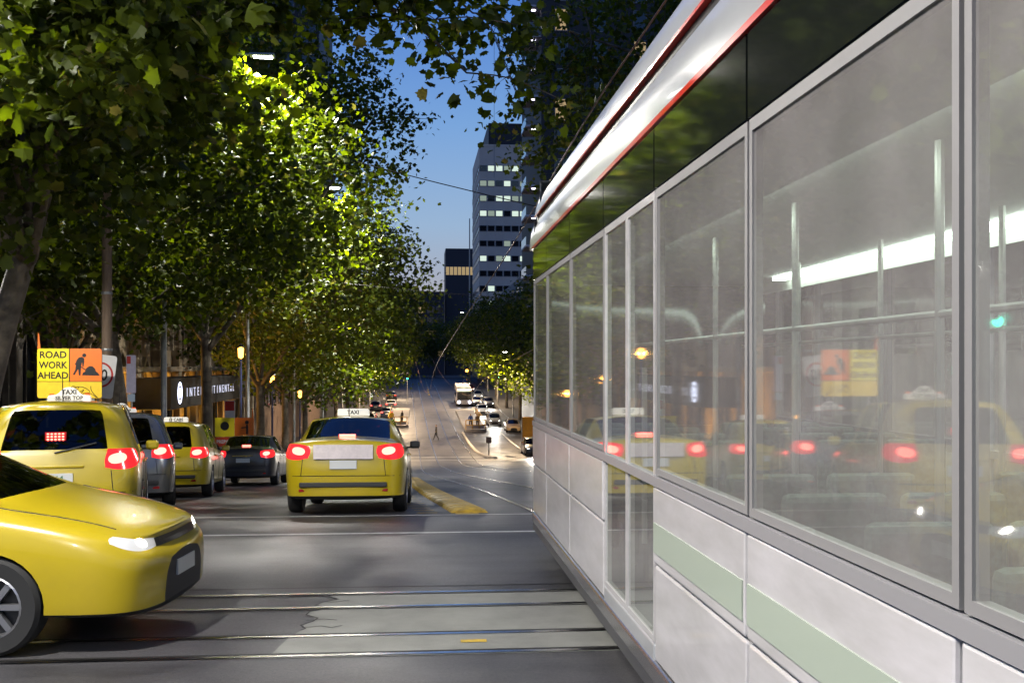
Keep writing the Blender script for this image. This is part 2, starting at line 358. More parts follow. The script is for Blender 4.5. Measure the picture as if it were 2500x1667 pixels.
# ================================================================== CARS
def car_model(kind):
    W = .8875; big = []
    def S(yl, wl, p4, p5, p6, p7, p8, y3=None, y2=None):
        big.append([(0, yl, .23), (.7 * wl, yl, .21), (W * .965 * wl, yl if y2 is None else y2, .27), (W * wl, yl if y3 is None else y3, .62),
                    (p4[1], p4[0], p4[2]), (p5[1], p5[0], p5[2]), (p6[1], p6[0], p6[2]), (p7[1], p7[0], p7[2]), (0, p8[0], p8[1])])
    if kind == 'wagon':
        S(.16, .92, (.05, .80, .80), (.12, .755, 1.03), (.44, .60, 1.47), (.37, .35, 1.53), (.35, 1.545), y3=.01, y2=.05)
        S(.36, .99, (.32, .872, .87), (.42, .825, 1.035), (.60, .645, 1.51), (.58, .37, 1.56), (.58, 1.575))
        S(.62, 1, (.62, .88, .88), (.74, .84, 1.03), (.84, .655, 1.52), (.84, .37, 1.575), (.84, 1.59))
        S(1.25, 1, (1.25, .882, .885), (1.31, .845, 1.02), (1.30, .665, 1.535), (1.3, .38, 1.595), (1.3, 1.61))
        S(1.36, 1, (1.36, .882, .885), (1.40, .845, 1.015), (1.39, .667, 1.537), (1.39, .38, 1.597), (1.39, 1.612))
        S(2.22, 1, (2.22, .88, .885), (2.24, .845, .995), (2.22, .665, 1.535), (2.22, .38, 1.6), (2.22, 1.615))
        S(2.32, 1, (2.32, .88, .885), (2.33, .845, .99), (2.30, .662, 1.53), (2.3, .38, 1.597), (2.3, 1.612))
        S(3.25, 1, (3.28, .875, .88), (3.40, .83, .965), (2.74, .625, 1.46), (2.80, .36, 1.53), (2.83, 1.548))
        S(3.55, 1, (3.55, .87, .875), (3.60, .80, .95), (3.58, .63, .995), (3.70, .36, 1.03), (3.75, 1.04))
        S(4.05, .99, (4.05, .85, .85), (4.06, .77, .885), (4.08, .60, .925), (4.12, .34, .95), (4.13, .957))
        S(4.40, .955, (4.36, .80, .755), (4.36, .71, .80), (4.40, .54, .825), (4.44, .31, .84), (4.46, .845))
        S(4.52, .80, (4.50, .67, .66), (4.48, .62, .74), (4.52, .48, .765), (4.56, .29, .775), (4.57, .778), y3=4.58, y2=4.56)
        glass_side = {(2, 5), (4, 5), (6, 5)}; wind = {(7, 6), (7, 7)}; rearw = set(); wy = (.93, 3.68); H = 1.61
    else:
        S(.16, .90, (.03, .80, .78), (.06, .765, 1.02), (.09, .61, 1.06), (.08, .35, 1.08), (.07, 1.085), y3=.01, y2=.05)
        S(.38, .985, (.36, .872, .87), (.40, .815, 1.035), (.45, .63, 1.085), (.47, .35, 1.105), (.47, 1.11))
        S(.80, 1, (.80, .88, .885), (.90, .825, 1.02), (.76, .63, 1.09), (.68, .35, 1.125), (.66, 1.13))
        S(1.30, 1, (1.30, .882, .885), (1.34, .835, 1.005), (1.42, .60, 1.385), (1.30, .35, 1.425), (1.27, 1.44))
        S(1.42, 1, (1.42, .882, .885), (1.43, .837, 1.0), (1.54, .615, 1.41), (1.5, .36, 1.46), (1.5, 1.47))
        S(2.26, 1, (2.26, .88, .885), (2.30, .84, .985), (2.28, .635, 1.445), (2.28, .37, 1.48), (2.28, 1.49))
        S(2.36, 1, (2.36, .88, .885), (2.39, .84, .98), (2.36, .632, 1.443), (2.36, .37, 1.478), (2.36, 1.488))
        S(3.36, 1, (3.40, .875, .88), (3.52, .825, .96), (2.78, .60, 1.38), (2.84, .35, 1.435), (2.87, 1.45))
        S(3.68, 1, (3.68, .87, .875), (3.72, .80, .945), (3.70, .63, .985), (3.82, .36, 1.015), (3.87, 1.02))
        S(4.22, .99, (4.22, .85, .83), (4.22, .77, .865), (4.25, .60, .90), (4.28, .34, .925), (4.3, .93))
        S(4.60, .955, (4.56, .80, .74), (4.56, .71, .785), (4.60, .54, .81), (4.64, .31, .825), (4.66, .83))
        S(4.74, .80, (4.72, .67, .65), (4.70, .62, .73), (4.74, .48, .755), (4.77, .29, .765), (4.78, .768), y3=4.79, y2=4.77)
        glass_side = {(4, 5), (6, 5)}; wind = {(7, 6), (7, 7)}; rearw = {(2, 6), (2, 7)}; wy = (1.0, 3.83); H = 1.49
    bm = bmesh.new(); ns = len(big)
    V = {}
    for s_ in range(ns):
        for c in range(9):
            x, y, z = big[s_][c]
            V[s_, c, 1] = bm.verts.new((x, y, z))
            V[s_, c, -1] = V[s_, c, 1] if c in (0, 8) else bm.verts.new((-x, y, z))
    cl = bm.edges.layers.float.new('crease_edge')
    def mk(vs_, mi):
        try: f = bm.faces.new(vs_)
        except ValueError: return
        f.material_index = mi; f.smooth = True
    for s_ in range(ns - 1):
        for c in range(8):
            mi = 0
            if (s_, c) in glass_side: mi = 1
            elif (s_, c) in wind: mi = 2
            elif (s_, c) in rearw: mi = 3
            elif c <= 1: mi = 6
            elif s_ == 0 and c == 4: mi = 4
            elif s_ == ns - 2 and c == 4: mi = 5
            for sg in (1, -1):
                q = [V[s_, c, sg], V[s_ + 1, c, sg], V[s_ + 1, c + 1, sg], V[s_, c + 1, sg]]
                mk(q if sg == 1 else q[::-1], mi)
    for s_, sy in ((0, -1), (ns - 1, 1)):
        inn = {}
        for c in range(1, 7):
            x, y, z = big[s_][c]
            for sg in (1, -1): inn[c, sg] = bm.verts.new(((.60 if c < 5 or kind != 'wagon' or s_ else (.74, .80)[c - 5]) * x * sg, y + sy * .05, z + (.01 if c == 6 else 0)))
        for c in range(1, 6):
            for a, b, slot in ((V[s_, c, 1], V[s_, c + 1, 1], 'R'), (None, None, 'M'), (None, None, 'L')):
                mi = 0
                if c == 1: mi = 6
                if slot == 'M': q = [inn[c, 1], inn[c + 1, 1], inn[c + 1, -1], inn[c, -1]]
                elif slot == 'R': q = [V[s_, c, 1], V[s_, c + 1, 1], inn[c + 1, 1], inn[c, 1]]
                else: q = [inn[c, -1], inn[c + 1, -1], V[s_, c + 1, -1], V[s_, c, -1]]
                if s_ == 0:
                    if c == 5 and kind == 'wagon' : mi = 3 if slot == 'M' else 0
                    if c == 4 and slot != 'M': mi = 4
                else:
                    if c == 4 and slot != 'M': mi = 5
                    if c == 2 and slot == 'M': mi = 7
                    if c == 3 and slot != 'M': mi = 5 if kind == 'x' else 0
                mk(q if sy < 0 else q[::-1], mi)
        q = [V[s_, 6, 1], V[s_, 7, 1], V[s_, 8, 1], V[s_, 7, -1], V[s_, 6, -1], inn[6, -1], inn[6, 1]]; mk(q if sy < 0 else q[::-1], 0)
        q = [V[s_, 1, -1], V[s_, 0, 1], V[s_, 1, 1], inn[1, 1], inn[1, -1]]; mk(q if sy < 0 else q[::-1], 6)
    bmesh.ops.recalc_face_normals(bm, faces=bm.faces)
    for e in bm.edges:
        ms = {f.material_index for f in e.link_faces}
        if len(ms) > 1: e[cl] = .9 if ms & {1, 2, 3} else .85
    vl = bm.verts.layers.float.new('crease_vert')
    for v in bm.verts:
        gl = {f.material_index for f in v.link_faces if f.material_index in (1, 2, 3)}
        sharp = [e for e in v.link_edges if e[cl] > .5]
        if gl and len(sharp) == 2:
            d1 = (sharp[0].other_vert(v).co - v.co).normalized(); d2 = (sharp[1].other_vert(v).co - v.co).normalized()
            if d1.dot(d2) > -.85: v[vl] = .72
    me = bpy.data.meshes.new('car_tmp'); bm.to_mesh(me); bm.free()
    ob = bpy.data.objects.new('car_tmp', me)
    for i in range(8): me.materials.append(MATS['black_metal'])
    COL.objects.link(ob)
    ss = ob.modifiers.new('s', 'SUBSURF'); ss.levels = 3; ss.render_levels = 3
    cut = MB()
    for yc in wy:
        for sg in (1, -1):
            cut.lathe([(.345, 0), (.345, .36)], 28, 6, Matrix.Translation((sg * .62 if sg > 0 else -.98, yc, .335)) @ Matrix.Rotation(R(90), 4, 'Y'))
    cm = cut.mesh('cut', [MATS['black_metal']] * 8)
    b2 = bmesh.new(); b2.from_mesh(cm); bmesh.ops.recalc_face_normals(b2, faces=b2.faces); b2.to_mesh(cm); b2.free()
    co = bpy.data.objects.new('cut', cm); COL.objects.link(co)
    bo = ob.modifiers.new('b', 'BOOLEAN'); bo.object = co; bo.operation = 'DIFFERENCE'; bo.solver = 'EXACT'
    bpy.context.view_layer.update()
    dg = bpy.context.evaluated_depsgraph_get()
    ev = bpy.data.meshes.new_from_object(ob.evaluated_get(dg))
    bpy.data.objects.remove(ob); bpy.data.objects.remove(co)
    bvh = BVHTree.FromPolygons([v.co[:] for v in ev.vertices], [p.vertices[:] for p in ev.polygons])
    # split by material, then by island
    parts = {}
    for mi in range(8):
        polys = [p for p in ev.polygons if p.material_index == mi]
        if not polys: continue
        par = {}
        def find(a):
            while par.setdefault(a, a) != a: par[a] = par[par[a]]; a = par[a]
            return a
        for p in polys:
            r0 = find(p.vertices[0])
            for i in p.vertices[1:]: par[find(i)] = r0
        isl_ = {}
        for p in polys: isl_.setdefault(find(p.vertices[0]) if mi not in (0, 6) else 0, []).append(p)
        for ps in isl_.values():
            idx = sorted({i for p in ps for i in p.vertices}); mp = {i: k_ for k_, i in enumerate(idx)}
            m2 = bpy.data.meshes.new('part'); m2.from_pydata([ev.vertices[i].co[:] for i in idx], [], [[mp[i] for i in p.vertices] for p in ps])
            m2.polygons.foreach_set('use_smooth', [True] * len(ps)); m2.set_sharp_from_angle(angle=R(38))
            parts.setdefault(mi, []).append(m2)
    return dict(parts=parts, bvh=bvh, wy=wy, H=H, L=big[-1][3][1], kind=kind)
TYRE = mat('tyre_rubber', (.018, .018, .018), .75); RIM = mat('alloy_rim', (.42, .42, .43), .35, .9)
CGL = glass('car_glass', (.10, .105, .10), .02)
TAILON = mat('tail_lens_lit', (.2, .01, .01), .15, emis=(1, .02, .025), es=1.3)
TAILCORE = emit('tail_core_lit', (1, .11, .08), 9)
HEADL = mat('headlamp_lens', (.6, .62, .65), .1, emis=(1, .93, .8), es=.28); HEADCORE = emit('headlamp_lit', (1, .95, .86), 30)
TRIMB = mat('black_trim', (.02, .02, .02), .5)
GRILLE = mat('grille_black', (.012, .012, .013), .35)
PLATE = mat('number_plate', (.62, .63, .6), .4)
CHROME = mat('chrome', (.7, .7, .7), .12, 1)
def paint(name, c): return mat(name, c, .28, coat=.8, nz=.05, nscale=2)
YEL = paint('taxi_yellow', (.46, .345, .008)); SILV = mat('silver_paint', (.16, .165, .17), .25, .55, coat=.8)
MODEL = {k: car_model(k) for k in ('wagon', 'sedan')}
SIGNW = mat('taxi_sign_plastic', (.7, .68, .62), .4, emis=(1, .93, .8), es=.45); BLACKT = mat('black_lettering', (.006, .006, .006), .6)
_wheel = {}
def wheel(parent, x, y, side):
    if not _wheel:
        t = MB().lathe([(.2, -.1), (.30, -.105), (.325, -.075), (.33, 0), (.325, .075), (.30, .105), (.2, .1), (.2, -.02)], 32).mesh('tyre', TYRE)
        rm = MB(); rm.lathe([(.205, .03), (.212, .098), (.196, .106), (.188, .06), (.186, .03)], 28, cap=False); rm.lathe([(.0, .05), (.055, .05), (.05, .085), (0, .09)], 14)
        for k in range(7):
            rm.box(-.02, .02, .03, .2, .045, .085, 0, Matrix.Rotation(2 * math.pi * k / 7, 4, 'Z'))
        dk = MB().lathe([(0, .0), (.2, .0), (.2, .03), (0, .03)], 20).mesh('brake_disc', DARK)
        for m_ in (t,): m_.polygons.foreach_set('use_smooth', [True] * len(m_.polygons)); m_.set_sharp_from_angle(angle=R(35))
        _wheel.update(t=t, r=rm.mesh('rim', RIM), d=dk)
    wv = link(bpy.data.objects.new('wheel', _wheel['t']), parent); wv.location = (x, y, .33); wv.rotation_euler = (0, R(90) * side, 0)
    for k, nm in (('r', 'rim'), ('d', 'brake_disc')): link(bpy.data.objects.new(nm, _wheel[k]), wv)
    return wv
def car(name, label, cat, kind, body, loc, rz, pitch=0., sign=None, brake=True, heads=False, detail=True, group=None, tails=True, plate=None):
    md = MODEL[kind]; t = thing(name, label, cat, loc, rz, group); t.rotation_euler = (pitch, 0, rz)
    pm = {0: ('body', body), 1: ('side_window', CGL), 2: ('windscreen', CGL), 3: ('rear_window', CGL),
          4: ('tail_lamp', TAILON if tails else mat('tail_lens_off', (.25, .01, .012), .12)), 5: ('headlamp', HEADL if heads else mat('headlamp_off', (.5, .5, .52), .08, .3)), 6: ('underbody', TRIMB), 7: ('grille', GRILLE)}
    for mi, meshes in md['parts'].items():
        for me in meshes:
            key = (mi, pm[mi][1].name)
            o = link(bpy.data.objects.new(pm[mi][0], me.copy() if len(me.materials) and me.materials[0] != pm[mi][1] else me), t)
            if not len(o.data.materials): o.data.materials.append(pm[mi][1])
            else: o.data.materials[0] = pm[mi][1]
            if mi in (4, 5) and (tails if mi == 4 else heads):
                co = np.array([v.co[:] for v in me.vertices]); c = co.mean(0); sg = 1 if c[0] > 0 else -1
                f = -1 if mi == 4 else 1
                q = MB(); nx, nz_ = 7, 5; x0, x1 = (.53, .745) if mi == 4 else (.52, .61); hz2 = .055 if mi == 4 else .022; gp_ = []
                for j in range(nz_):
                    for i in range(nx):
                        u_, v_ = i / (nx - 1), j / (nz_ - 1)
                        a_, b_ = 2 * u_ - 1, 2 * v_ - 1; u_, v_ = .5 + .5 * a_ * math.sqrt(1 - b_ * b_ * .45), .5 + .5 * b_ * math.sqrt(1 - a_ * a_ * .45)
                        xx = x0 + (x1 - x0) * u_ + (1 - v_) * (.03 if mi == 4 else 0) * (1 - u_) - v_ * .02 * u_; zz = c[2] - hz2 + 2 * hz2 * v_ + (u_ - .5) * .035
                        h = md['bvh'].ray_cast(Vector((sg * xx, -2 if f < 0 else 8, zz)), Vector((0, -f, 0)))[0]
                        gp_.append((sg * xx, (h.y if h else c[1]) + f * .006, zz))
                q.add(gp_, [(j * nx + i, j * nx + i + 1, (j + 1) * nx + i + 1, (j + 1) * nx + i) for j in range(nz_ - 1) for i in range(nx - 1)]).build('lit_reflector', TAILCORE if mi == 4 else HEADCORE, o)
    for yc in md['wy']:
        for sg in (1, -1): wheel(t, sg * .775, yc, sg)
    MB().box(-.7, .7, .7, md['L'] - .6, .24, .5).build('floor_pan', TRIMB, t)
    pr = MB().box(-.19, .19, -.028, -.006, .66, .78); o = pr.build('number_plate', PLATE, t)
    o.location.y = (md['bvh'].ray_cast(Vector((0, -2, .72)), Vector((0, 1, 0)))[0] or Vector((0, 0, 0))).y + .004
    if plate: text('plate_number', plate, .1, (0, -.031, .718), (R(90), 0, 0), mat('plate_green', (.02, .14, .05), .5), o, .001)
    if not detail: return t
    # interior: seats and headrests seen through the glass
    SE = mat('seat_fabric', (.04, .04, .045), .8)
    for x in (-.38, .38):
        for y in (1.55, 2.45):
            m_ = MB(); m_.box(x - .24, x + .24, y, y + .5, .35, .55); m_.box(x - .23, x + .23, y - .08, y + .06, .5, 1.08); m_.box(x - .12, x + .12, y - .06, y + .04, 1.1, 1.28)
            m_.build('seat', SE, t, bevel=.03)
    m_ = MB(); m_.box(-.72, .72, 3.2, 3.6, .75, .94); m_.build('dashboard', SE, t, bevel=.04)
    # gaps between doors, mirrors, handles
    for sg in (1, -1):
        D = Vector((-sg, 0, 0))
        def hit(y, z):
            h = md['bvh'].ray_cast(Vector((2 * sg, y, z)), D)[0]
            return h + Vector((sg * .0005, 0, 0)) if h else None
        seams = [[(2.28, z) for z in np.linspace(.34, .98, 8)], [(1.34 - max(0, .62 - z) * .1, z) for z in np.linspace(.62, 1.0, 6)],
                 [(3.24 + (z - .4) * .05, z) for z in np.linspace(.34, .9, 7)], [(y, .335) for y in np.linspace(1.4, 3.24, 12)]]
        for s_ in seams:
            pts = [hit(*q) for q in s_]; pts = [p for p in pts if p]
            if len(pts) > 2: MB().tube(pts, .005, 5).build('door_gap', BLACKT, t)
        for y in (1.45, 2.42):
            p = hit(y, .86)
            if p: MB().box(p.x - .012, p.x + .028 * sg, y, y + .17, .848, .875).build('door_handle', body, t, bevel=.01)
        mm = MB(); p = hit(3.1, .99) or Vector((.83 * sg, 3.1, .99))
        mm.box(min(.80 * sg, .90 * sg), max(.80 * sg, .90 * sg), 3.12, 3.17, .97, 1.0)
        mm.build('mirror_arm', TRIMB, t)
        M_ = Matrix.Translation((.965 * sg, 3.16, 1.035)) @ Matrix.Diagonal((.115, .085, .085, 1))
        mo = MB(); prof = [(math.sin(a), -math.cos(a)) for a in np.linspace(.05, math.pi - .05, 9)]
        MB().box(.87 if sg > 0 else -1.04, 1.04 if sg > 0 else -.87, 3.10, 3.21, .965, 1.095).build('mirror', body if kind == 'wagon' else TRIMB, t, bevel=.035)
    def back(x, z):
        h = md['bvh'].ray_cast(Vector((x, -2, z)), Vector((0, 1, 0)))[0]
        return h - Vector((0, .0005, 0)) if h else None
    for sg in (1, -1):
        pts = [md['bvh'].ray_cast(Vector((sg * (.70 - .10 * k_ / 9), md['L'] - 1.0 + k_ * .085, 3)), Vector((0, 0, -1)))[0] for k_ in range(10)]; pts = [p + Vector((0, 0, .0005)) for p in pts if p]
        if len(pts) > 2: MB().tube(pts, .005, 5).build('bonnet_gap', BLACKT, t)
    for P_ in ([(x, .56) for x in np.linspace(-.80, .80, 20)], [(.60 - (z - .56) * .1, z) for z in np.linspace(.56, .8, 5)], [(-.60 + (z - .56) * .1, z) for z in np.linspace(.56, .8, 5)]):
        pts = [back(*q) for q in P_]; pts = [p for p in pts if p]
        if len(pts) > 2: MB().tube(pts, .005, 5).build('panel_gap', BLACKT, t)
    for sg in (1, -1):
        p = back(.62 * sg, .36)
        if p: MB().box(.56 * sg - .07, .56 * sg + .07, p.y - .012, p.y + .03, .335, .375).build('reflector', mat('red_reflector', (.3, .01, .01), .2), t, bevel=.008)
    p = back(0, .86)
    if p: MB().box(-.30, .30, p.y - .022, p.y + .02, .835, .865).build('boot_handle', CHROME if kind == 'sedan' else body, t, bevel=.008)
    if kind == 'wagon':
        pw = [back(x, z) for x, z in ((.0, 1.0), (.14, 1.03), (.3, 1.07), (.42, 1.10))]; pw = [q - Vector((0, .018, 0)) for q in pw if q]
        if len(pw) > 2: MB().tube(pw, .009, 6).build('rear_wiper', TRIMB, t)
    # rear wiper / bumper strip / aerial
    gp_ = []
    for j in range(3):
        for i in range(13):
            xx = -.42 + .84 * i / 12; zz = .655 + .03 * j + .012 * abs(xx)
            h = md['bvh'].ray_cast(Vector((xx, 8, zz)), Vector((0, -1, 0)))[0]; gp_.append((xx, (h.y if h else md['L']) + .005, zz))
    MB().add(gp_, [(j * 13 + i, j * 13 + i + 1, j * 13 + i + 14, j * 13 + i + 13) for j in range(2) for i in range(12)]).build('upper_grille', GRILLE, t)
    h = md['bvh'].ray_cast(Vector((0, 8, .47)), Vector((0, -1, 0)))[0]
    if h: MB().box(-.19, .19, h.y - .03, h.y + .012, .42, .53).build('front_plate', PLATE, t)
    MB().box(-.62, .62, -.03, .02, .40, .47).build('bumper_strip', TRIMB, t, bevel=.012)
    MB().tube([(.0, 1.0, md['H'] - .05), (0, .88, md['H'] + .28)], [.008, .004], 6).build('aerial', TRIMB, t)
    if brake and kind == 'wagon':
        bl = MB().box(-.105, .105, .145, .21, 1.125, 1.225).build('brake_light', mat('brake_housing', (.05, .005, .005), .3, emis=(1, .01, .01), es=.5), t)
        for i in range(5):
            for j in range(3):
                MB().lathe([(.002, -.01), (.012, -.006), (.014, 0), (.0118, .006), (.002, .01)], 8, 0, Matrix.Translation((-.076 + i * .038, .143, 1.145 + j * .03))).build('led', TAILCORE, bl)
    elif brake:
        MB().box(-.12, .12, .655, .70, 1.135, 1.165).build('brake_light', TAILCORE, t)
    if sign:
        H = md['H']; yS = 1.85; sg_ = MB()
        if sign[0] == 'hump':
            poly = [(-.25, 0), (-.25, .06), (-.235, .08), (-.16, .085), (-.125, .105), (-.08, .155), (-.04, .175), (0, .18), (.04, .175), (.08, .155), (.125, .105), (.16, .085), (.235, .08), (.25, .06), (.25, 0)]
        else: poly = [(-.25, 0), (-.25, .10), (-.23, .115), (.23, .115), (.25, .10), (.25, 0)]
        so = sg_.prism(poly, yS - .07, yS + .07).build('taxi_sign', SIGNW, t, bevel=.012); so.location.z = H - .012
        if sign[0] == 'hump':
            text('lettering', sign[1], .082, (0, yS - .0745, .118), (R(90), 0, 0), BLACKT, so, .002, .95, bold=.002)
            text('lettering', sign[2], .062, (0, yS - .0745, .045), (R(90), 0, 0), BLACKT, so, .002, 1, bold=.0015)
        else: text('lettering', sign[1], .085, (0, yS - .0745, .055), (R(90), 0, 0), BLACKT, so, .002, 1, bold=.002)
        for sx_ in (-.205, .205):
            MB().box(sx_ - .03, sx_ + .03, yS - .03, yS + .03, .075, .105).build('dome_lamp', mat('amber_lens', (.7, .12, .02), .2, emis=(1, .1, .01), es=.6), so, bevel=.01)
    # checker band along the shoulder
    return t
def slope_pitch(y0, L, rz): return math.atan2(zg(y0 + L * math.cos(rz)) - zg(y0), L)
def put(x, y, rz, L=4.6):
    # pitch of a car standing on the slope
    return (x, y, zg(y)), slope_pitch(y, L, rz)
# the queue of waiting taxis (positions are their rear bumpers)
loc, pt = put(-3.88, 11.95, R(12.5)); car('taxi', 'yellow wagon taxi with TAXI SILVER TOP roof sign and three rows of brake leds', 'taxi', 'wagon', YEL, loc, R(12.5), pt, ('hump', 'TAXI', 'SILVER TOP'), plate='0144')
loc, pt = put(-4.66, 17.3, R(13)); car('taxi', 'dark silver wagon taxi queued ahead of the SILVER TOP yellow wagon', 'taxi', 'wagon', SILV, loc, R(13), pt, ('hump', 'TAXI', 'SILVER TOP'), brake=False)
loc, pt = put(-5.12, 22.4, R(5)); car('taxi', 'yellow wagon taxi with flat 13 CABS roof sign', 'taxi', 'wagon', YEL, loc, R(5), pt, ('flat', '13 CABS'), brake=False)
# taxi driving away beside the safety kerb
loc, pt = put(-1.05, 15.5, R(-1)); loc = (loc[0], loc[1], loc[2] - .0)
ta = car('taxi', 'yellow sedan taxi driving off beside the yellow safety kerb, white advert on its boot', 'taxi', 'sedan', YEL, loc, R(-1), pt, ('flat', 'TAXI'))
MB().box(-.42, .42, -.055, -.03, .80, 1.0).build('advert_panel', mat('advert_white', (.75, .66, .64), .4, nz=.12, nscale=9), ta)
# taxi nosing in from the cross street
car('taxi', 'yellow sedan taxi crossing the tram rails with its headlamps on', 'taxi', 'sedan', YEL, (-6.5, 8.6, 0), R(-96), 0, ('flat', 'TAXI'), heads=True, brake=False)
for k_, (x, y, rz, c, lab) in enumerate([(-4.9, 31, 1, (.03, .03, .035), 'black sedan in the lane ahead of the 13 CABS taxi')]):
    loc, pt = put(x, y, R(rz)); car('car', lab, 'car', 'sedan', paint('paint_black', c), loc, R(rz), pt, brake=True)

# ---- far traffic
def far_car(label, kind, c, x, y, toward, group, pn, lights=True):
    rz = R(180) if toward else 0
    yy = y; loc = (x, yy, zg(yy)); L = 4.6
    pitch = slope_pitch(y, L, rz)
    t = car('car', label, 'car', kind, paint(pn, c), loc, rz, pitch, None, brake=True, heads=toward and lights, detail=False, tails=not toward, group=group)
    return t
WH = (.6, .58, .54)
far_car('pale gold sedan parked at the kerb with its headlamps off', 'sedan', (.5, .36, .2), 11.5, 133, True, None, 'paint_gold', False)
far_car('black car parked beside the white lane line, behind the tram tail', 'wagon', (.01, .01, .012), 10.6, 102, True, None, 'paint_black')
far_car('grey wagon with headlamps on coming down past the platform', 'wagon', (.3, .3, .31), 9.9, 142, True, None, 'paint_grey')
far_car('dark grey wagon behind the grey wagon, headlamps on', 'wagon', (.08, .085, .09), 11.3, 174, True, None, 'paint_dark')
far_car('white sedan with headlamps on at the far end of the platform', 'sedan', WH, 9.4, 160, True, None, 'paint_white')
far_car('blue grey car with headlamps on between the bus and the dark grey wagon', 'wagon', (.12, .15, .2), 10.6, 192, True, None, 'paint_blue')
far_car('silver sedan with headlamps on following the white sedan', 'sedan', (.35, .35, .36), 9.6, 178, True, None, 'paint_lgrey')
far_car('maroon car with headlamps on queued above the bus', 'sedan', (.15, .02, .02), 10.2, 212, True, None, 'paint_maroon')
far_car('yellow car with headlamps on high up the hill', 'sedan', (.5, .36, .02), 10.4, 232, True, None, 'taxi_yellow')
for k_, (x, y) in enumerate([(-3.9, 128), (-5.9, 121), (-4.2, 150), (-6.1, 141), (-4.0, 166), (-6.2, 163), (-4.4, 186)]):
    far_car('car in the far queue with red tail lamps lit', ('sedan', 'wagon')[k_ % 2], [(.03, .03, .03), (.4, .4, .4), (.02, .03, .06)][k_ % 3], x, y, False, 'cars queued far down the hill', ['paint_black', 'paint_lgrey', 'paint_navy'][k_ % 3])
for nm, x, y in (('g', 9.9, 137), ('d', 11.3, 169), ('w', 9.4, 155), ('k', 10.6, 97), ('t', 7.4, 176)):
    lt = lamp_light('headlight_beam', (x, y, zg(y) + .75), 2600, (1, .93, .82), .25, None, 'SPOT', (R(80), 0, R(180)), R(70), .8)

# ================================================================== TRAM (its near side stands at x = 1.2)
XT = 1.2; Y0, Y1 = -11.0, 11.6; XF = XT + 2.62
TW = mat('tram_white', (.50, .48, .475), .3, coat=.5, col2=(.66, .63, .64), nscale=3.2, stretch=(1, .5, 2.2), bump=.05, bscale=4)
TS = mat('tram_silver', (.55, .56, .58), .3, .35, coat=.5, nz=.06, nscale=2)
TRED = mat('tram_red', (.5, .015, .012), .35, coat=.4); TGRN = mat('tram_green', (.43, .49, .40), .35, coat=.4)
TBLK = mat('tram_black_glass', (.012, .014, .012), .06, spec=.7, coat=.5); RUB = mat('window_rubber', (.26, .25, .25), .5)
TGL = glass('tram_glass', (.74, .80, .75), .03, .27, (.68, .62, .61))
INT = mat('tram_interior', (.62, .63, .58), .5); TFL = mat('tram_floor', (.12, .13, .14), .6, nz=.2, nscale=40)
SEAT = mat('tram_seat', (.09, .12, .10), .8, nz=.4, nscale=30); POLE = mat('handrail_steel', (.42, .42, .40), .35, .6)
tr = thing('tram', 'long white tram with red roof stripe and tall glass windows passing close by', 'tram', (XT, 0, 0))
def tp(name, mats, mb, parent=tr, **kw): return mb.build(name, mats, parent, **kw)
WB = XF - XT                                    # width
def bothsides(fn):
    fn(1); fn(-1)
def mx_(x, s): return x if s == 1 else WB - x   # mirror to the far side
bays = []                                        # (y0, y1, type) from the far end towards the camera
yb = Y1 - .45; pat = ['cab', 'window', 'window', 'door', 'window', 'window', 'window', 'bellows', 'door', 'window', 'window', 'door', 'window', 'window', 'window', 'window']
wid = dict(cab=1.15, window=1.55, door=1.5, bellows=.8)
for p_ in pat:
    if yb - wid[p_] < Y0: break
    bays.append((yb - wid[p_], yb, p_)); yb -= wid[p_]
Yb = yb
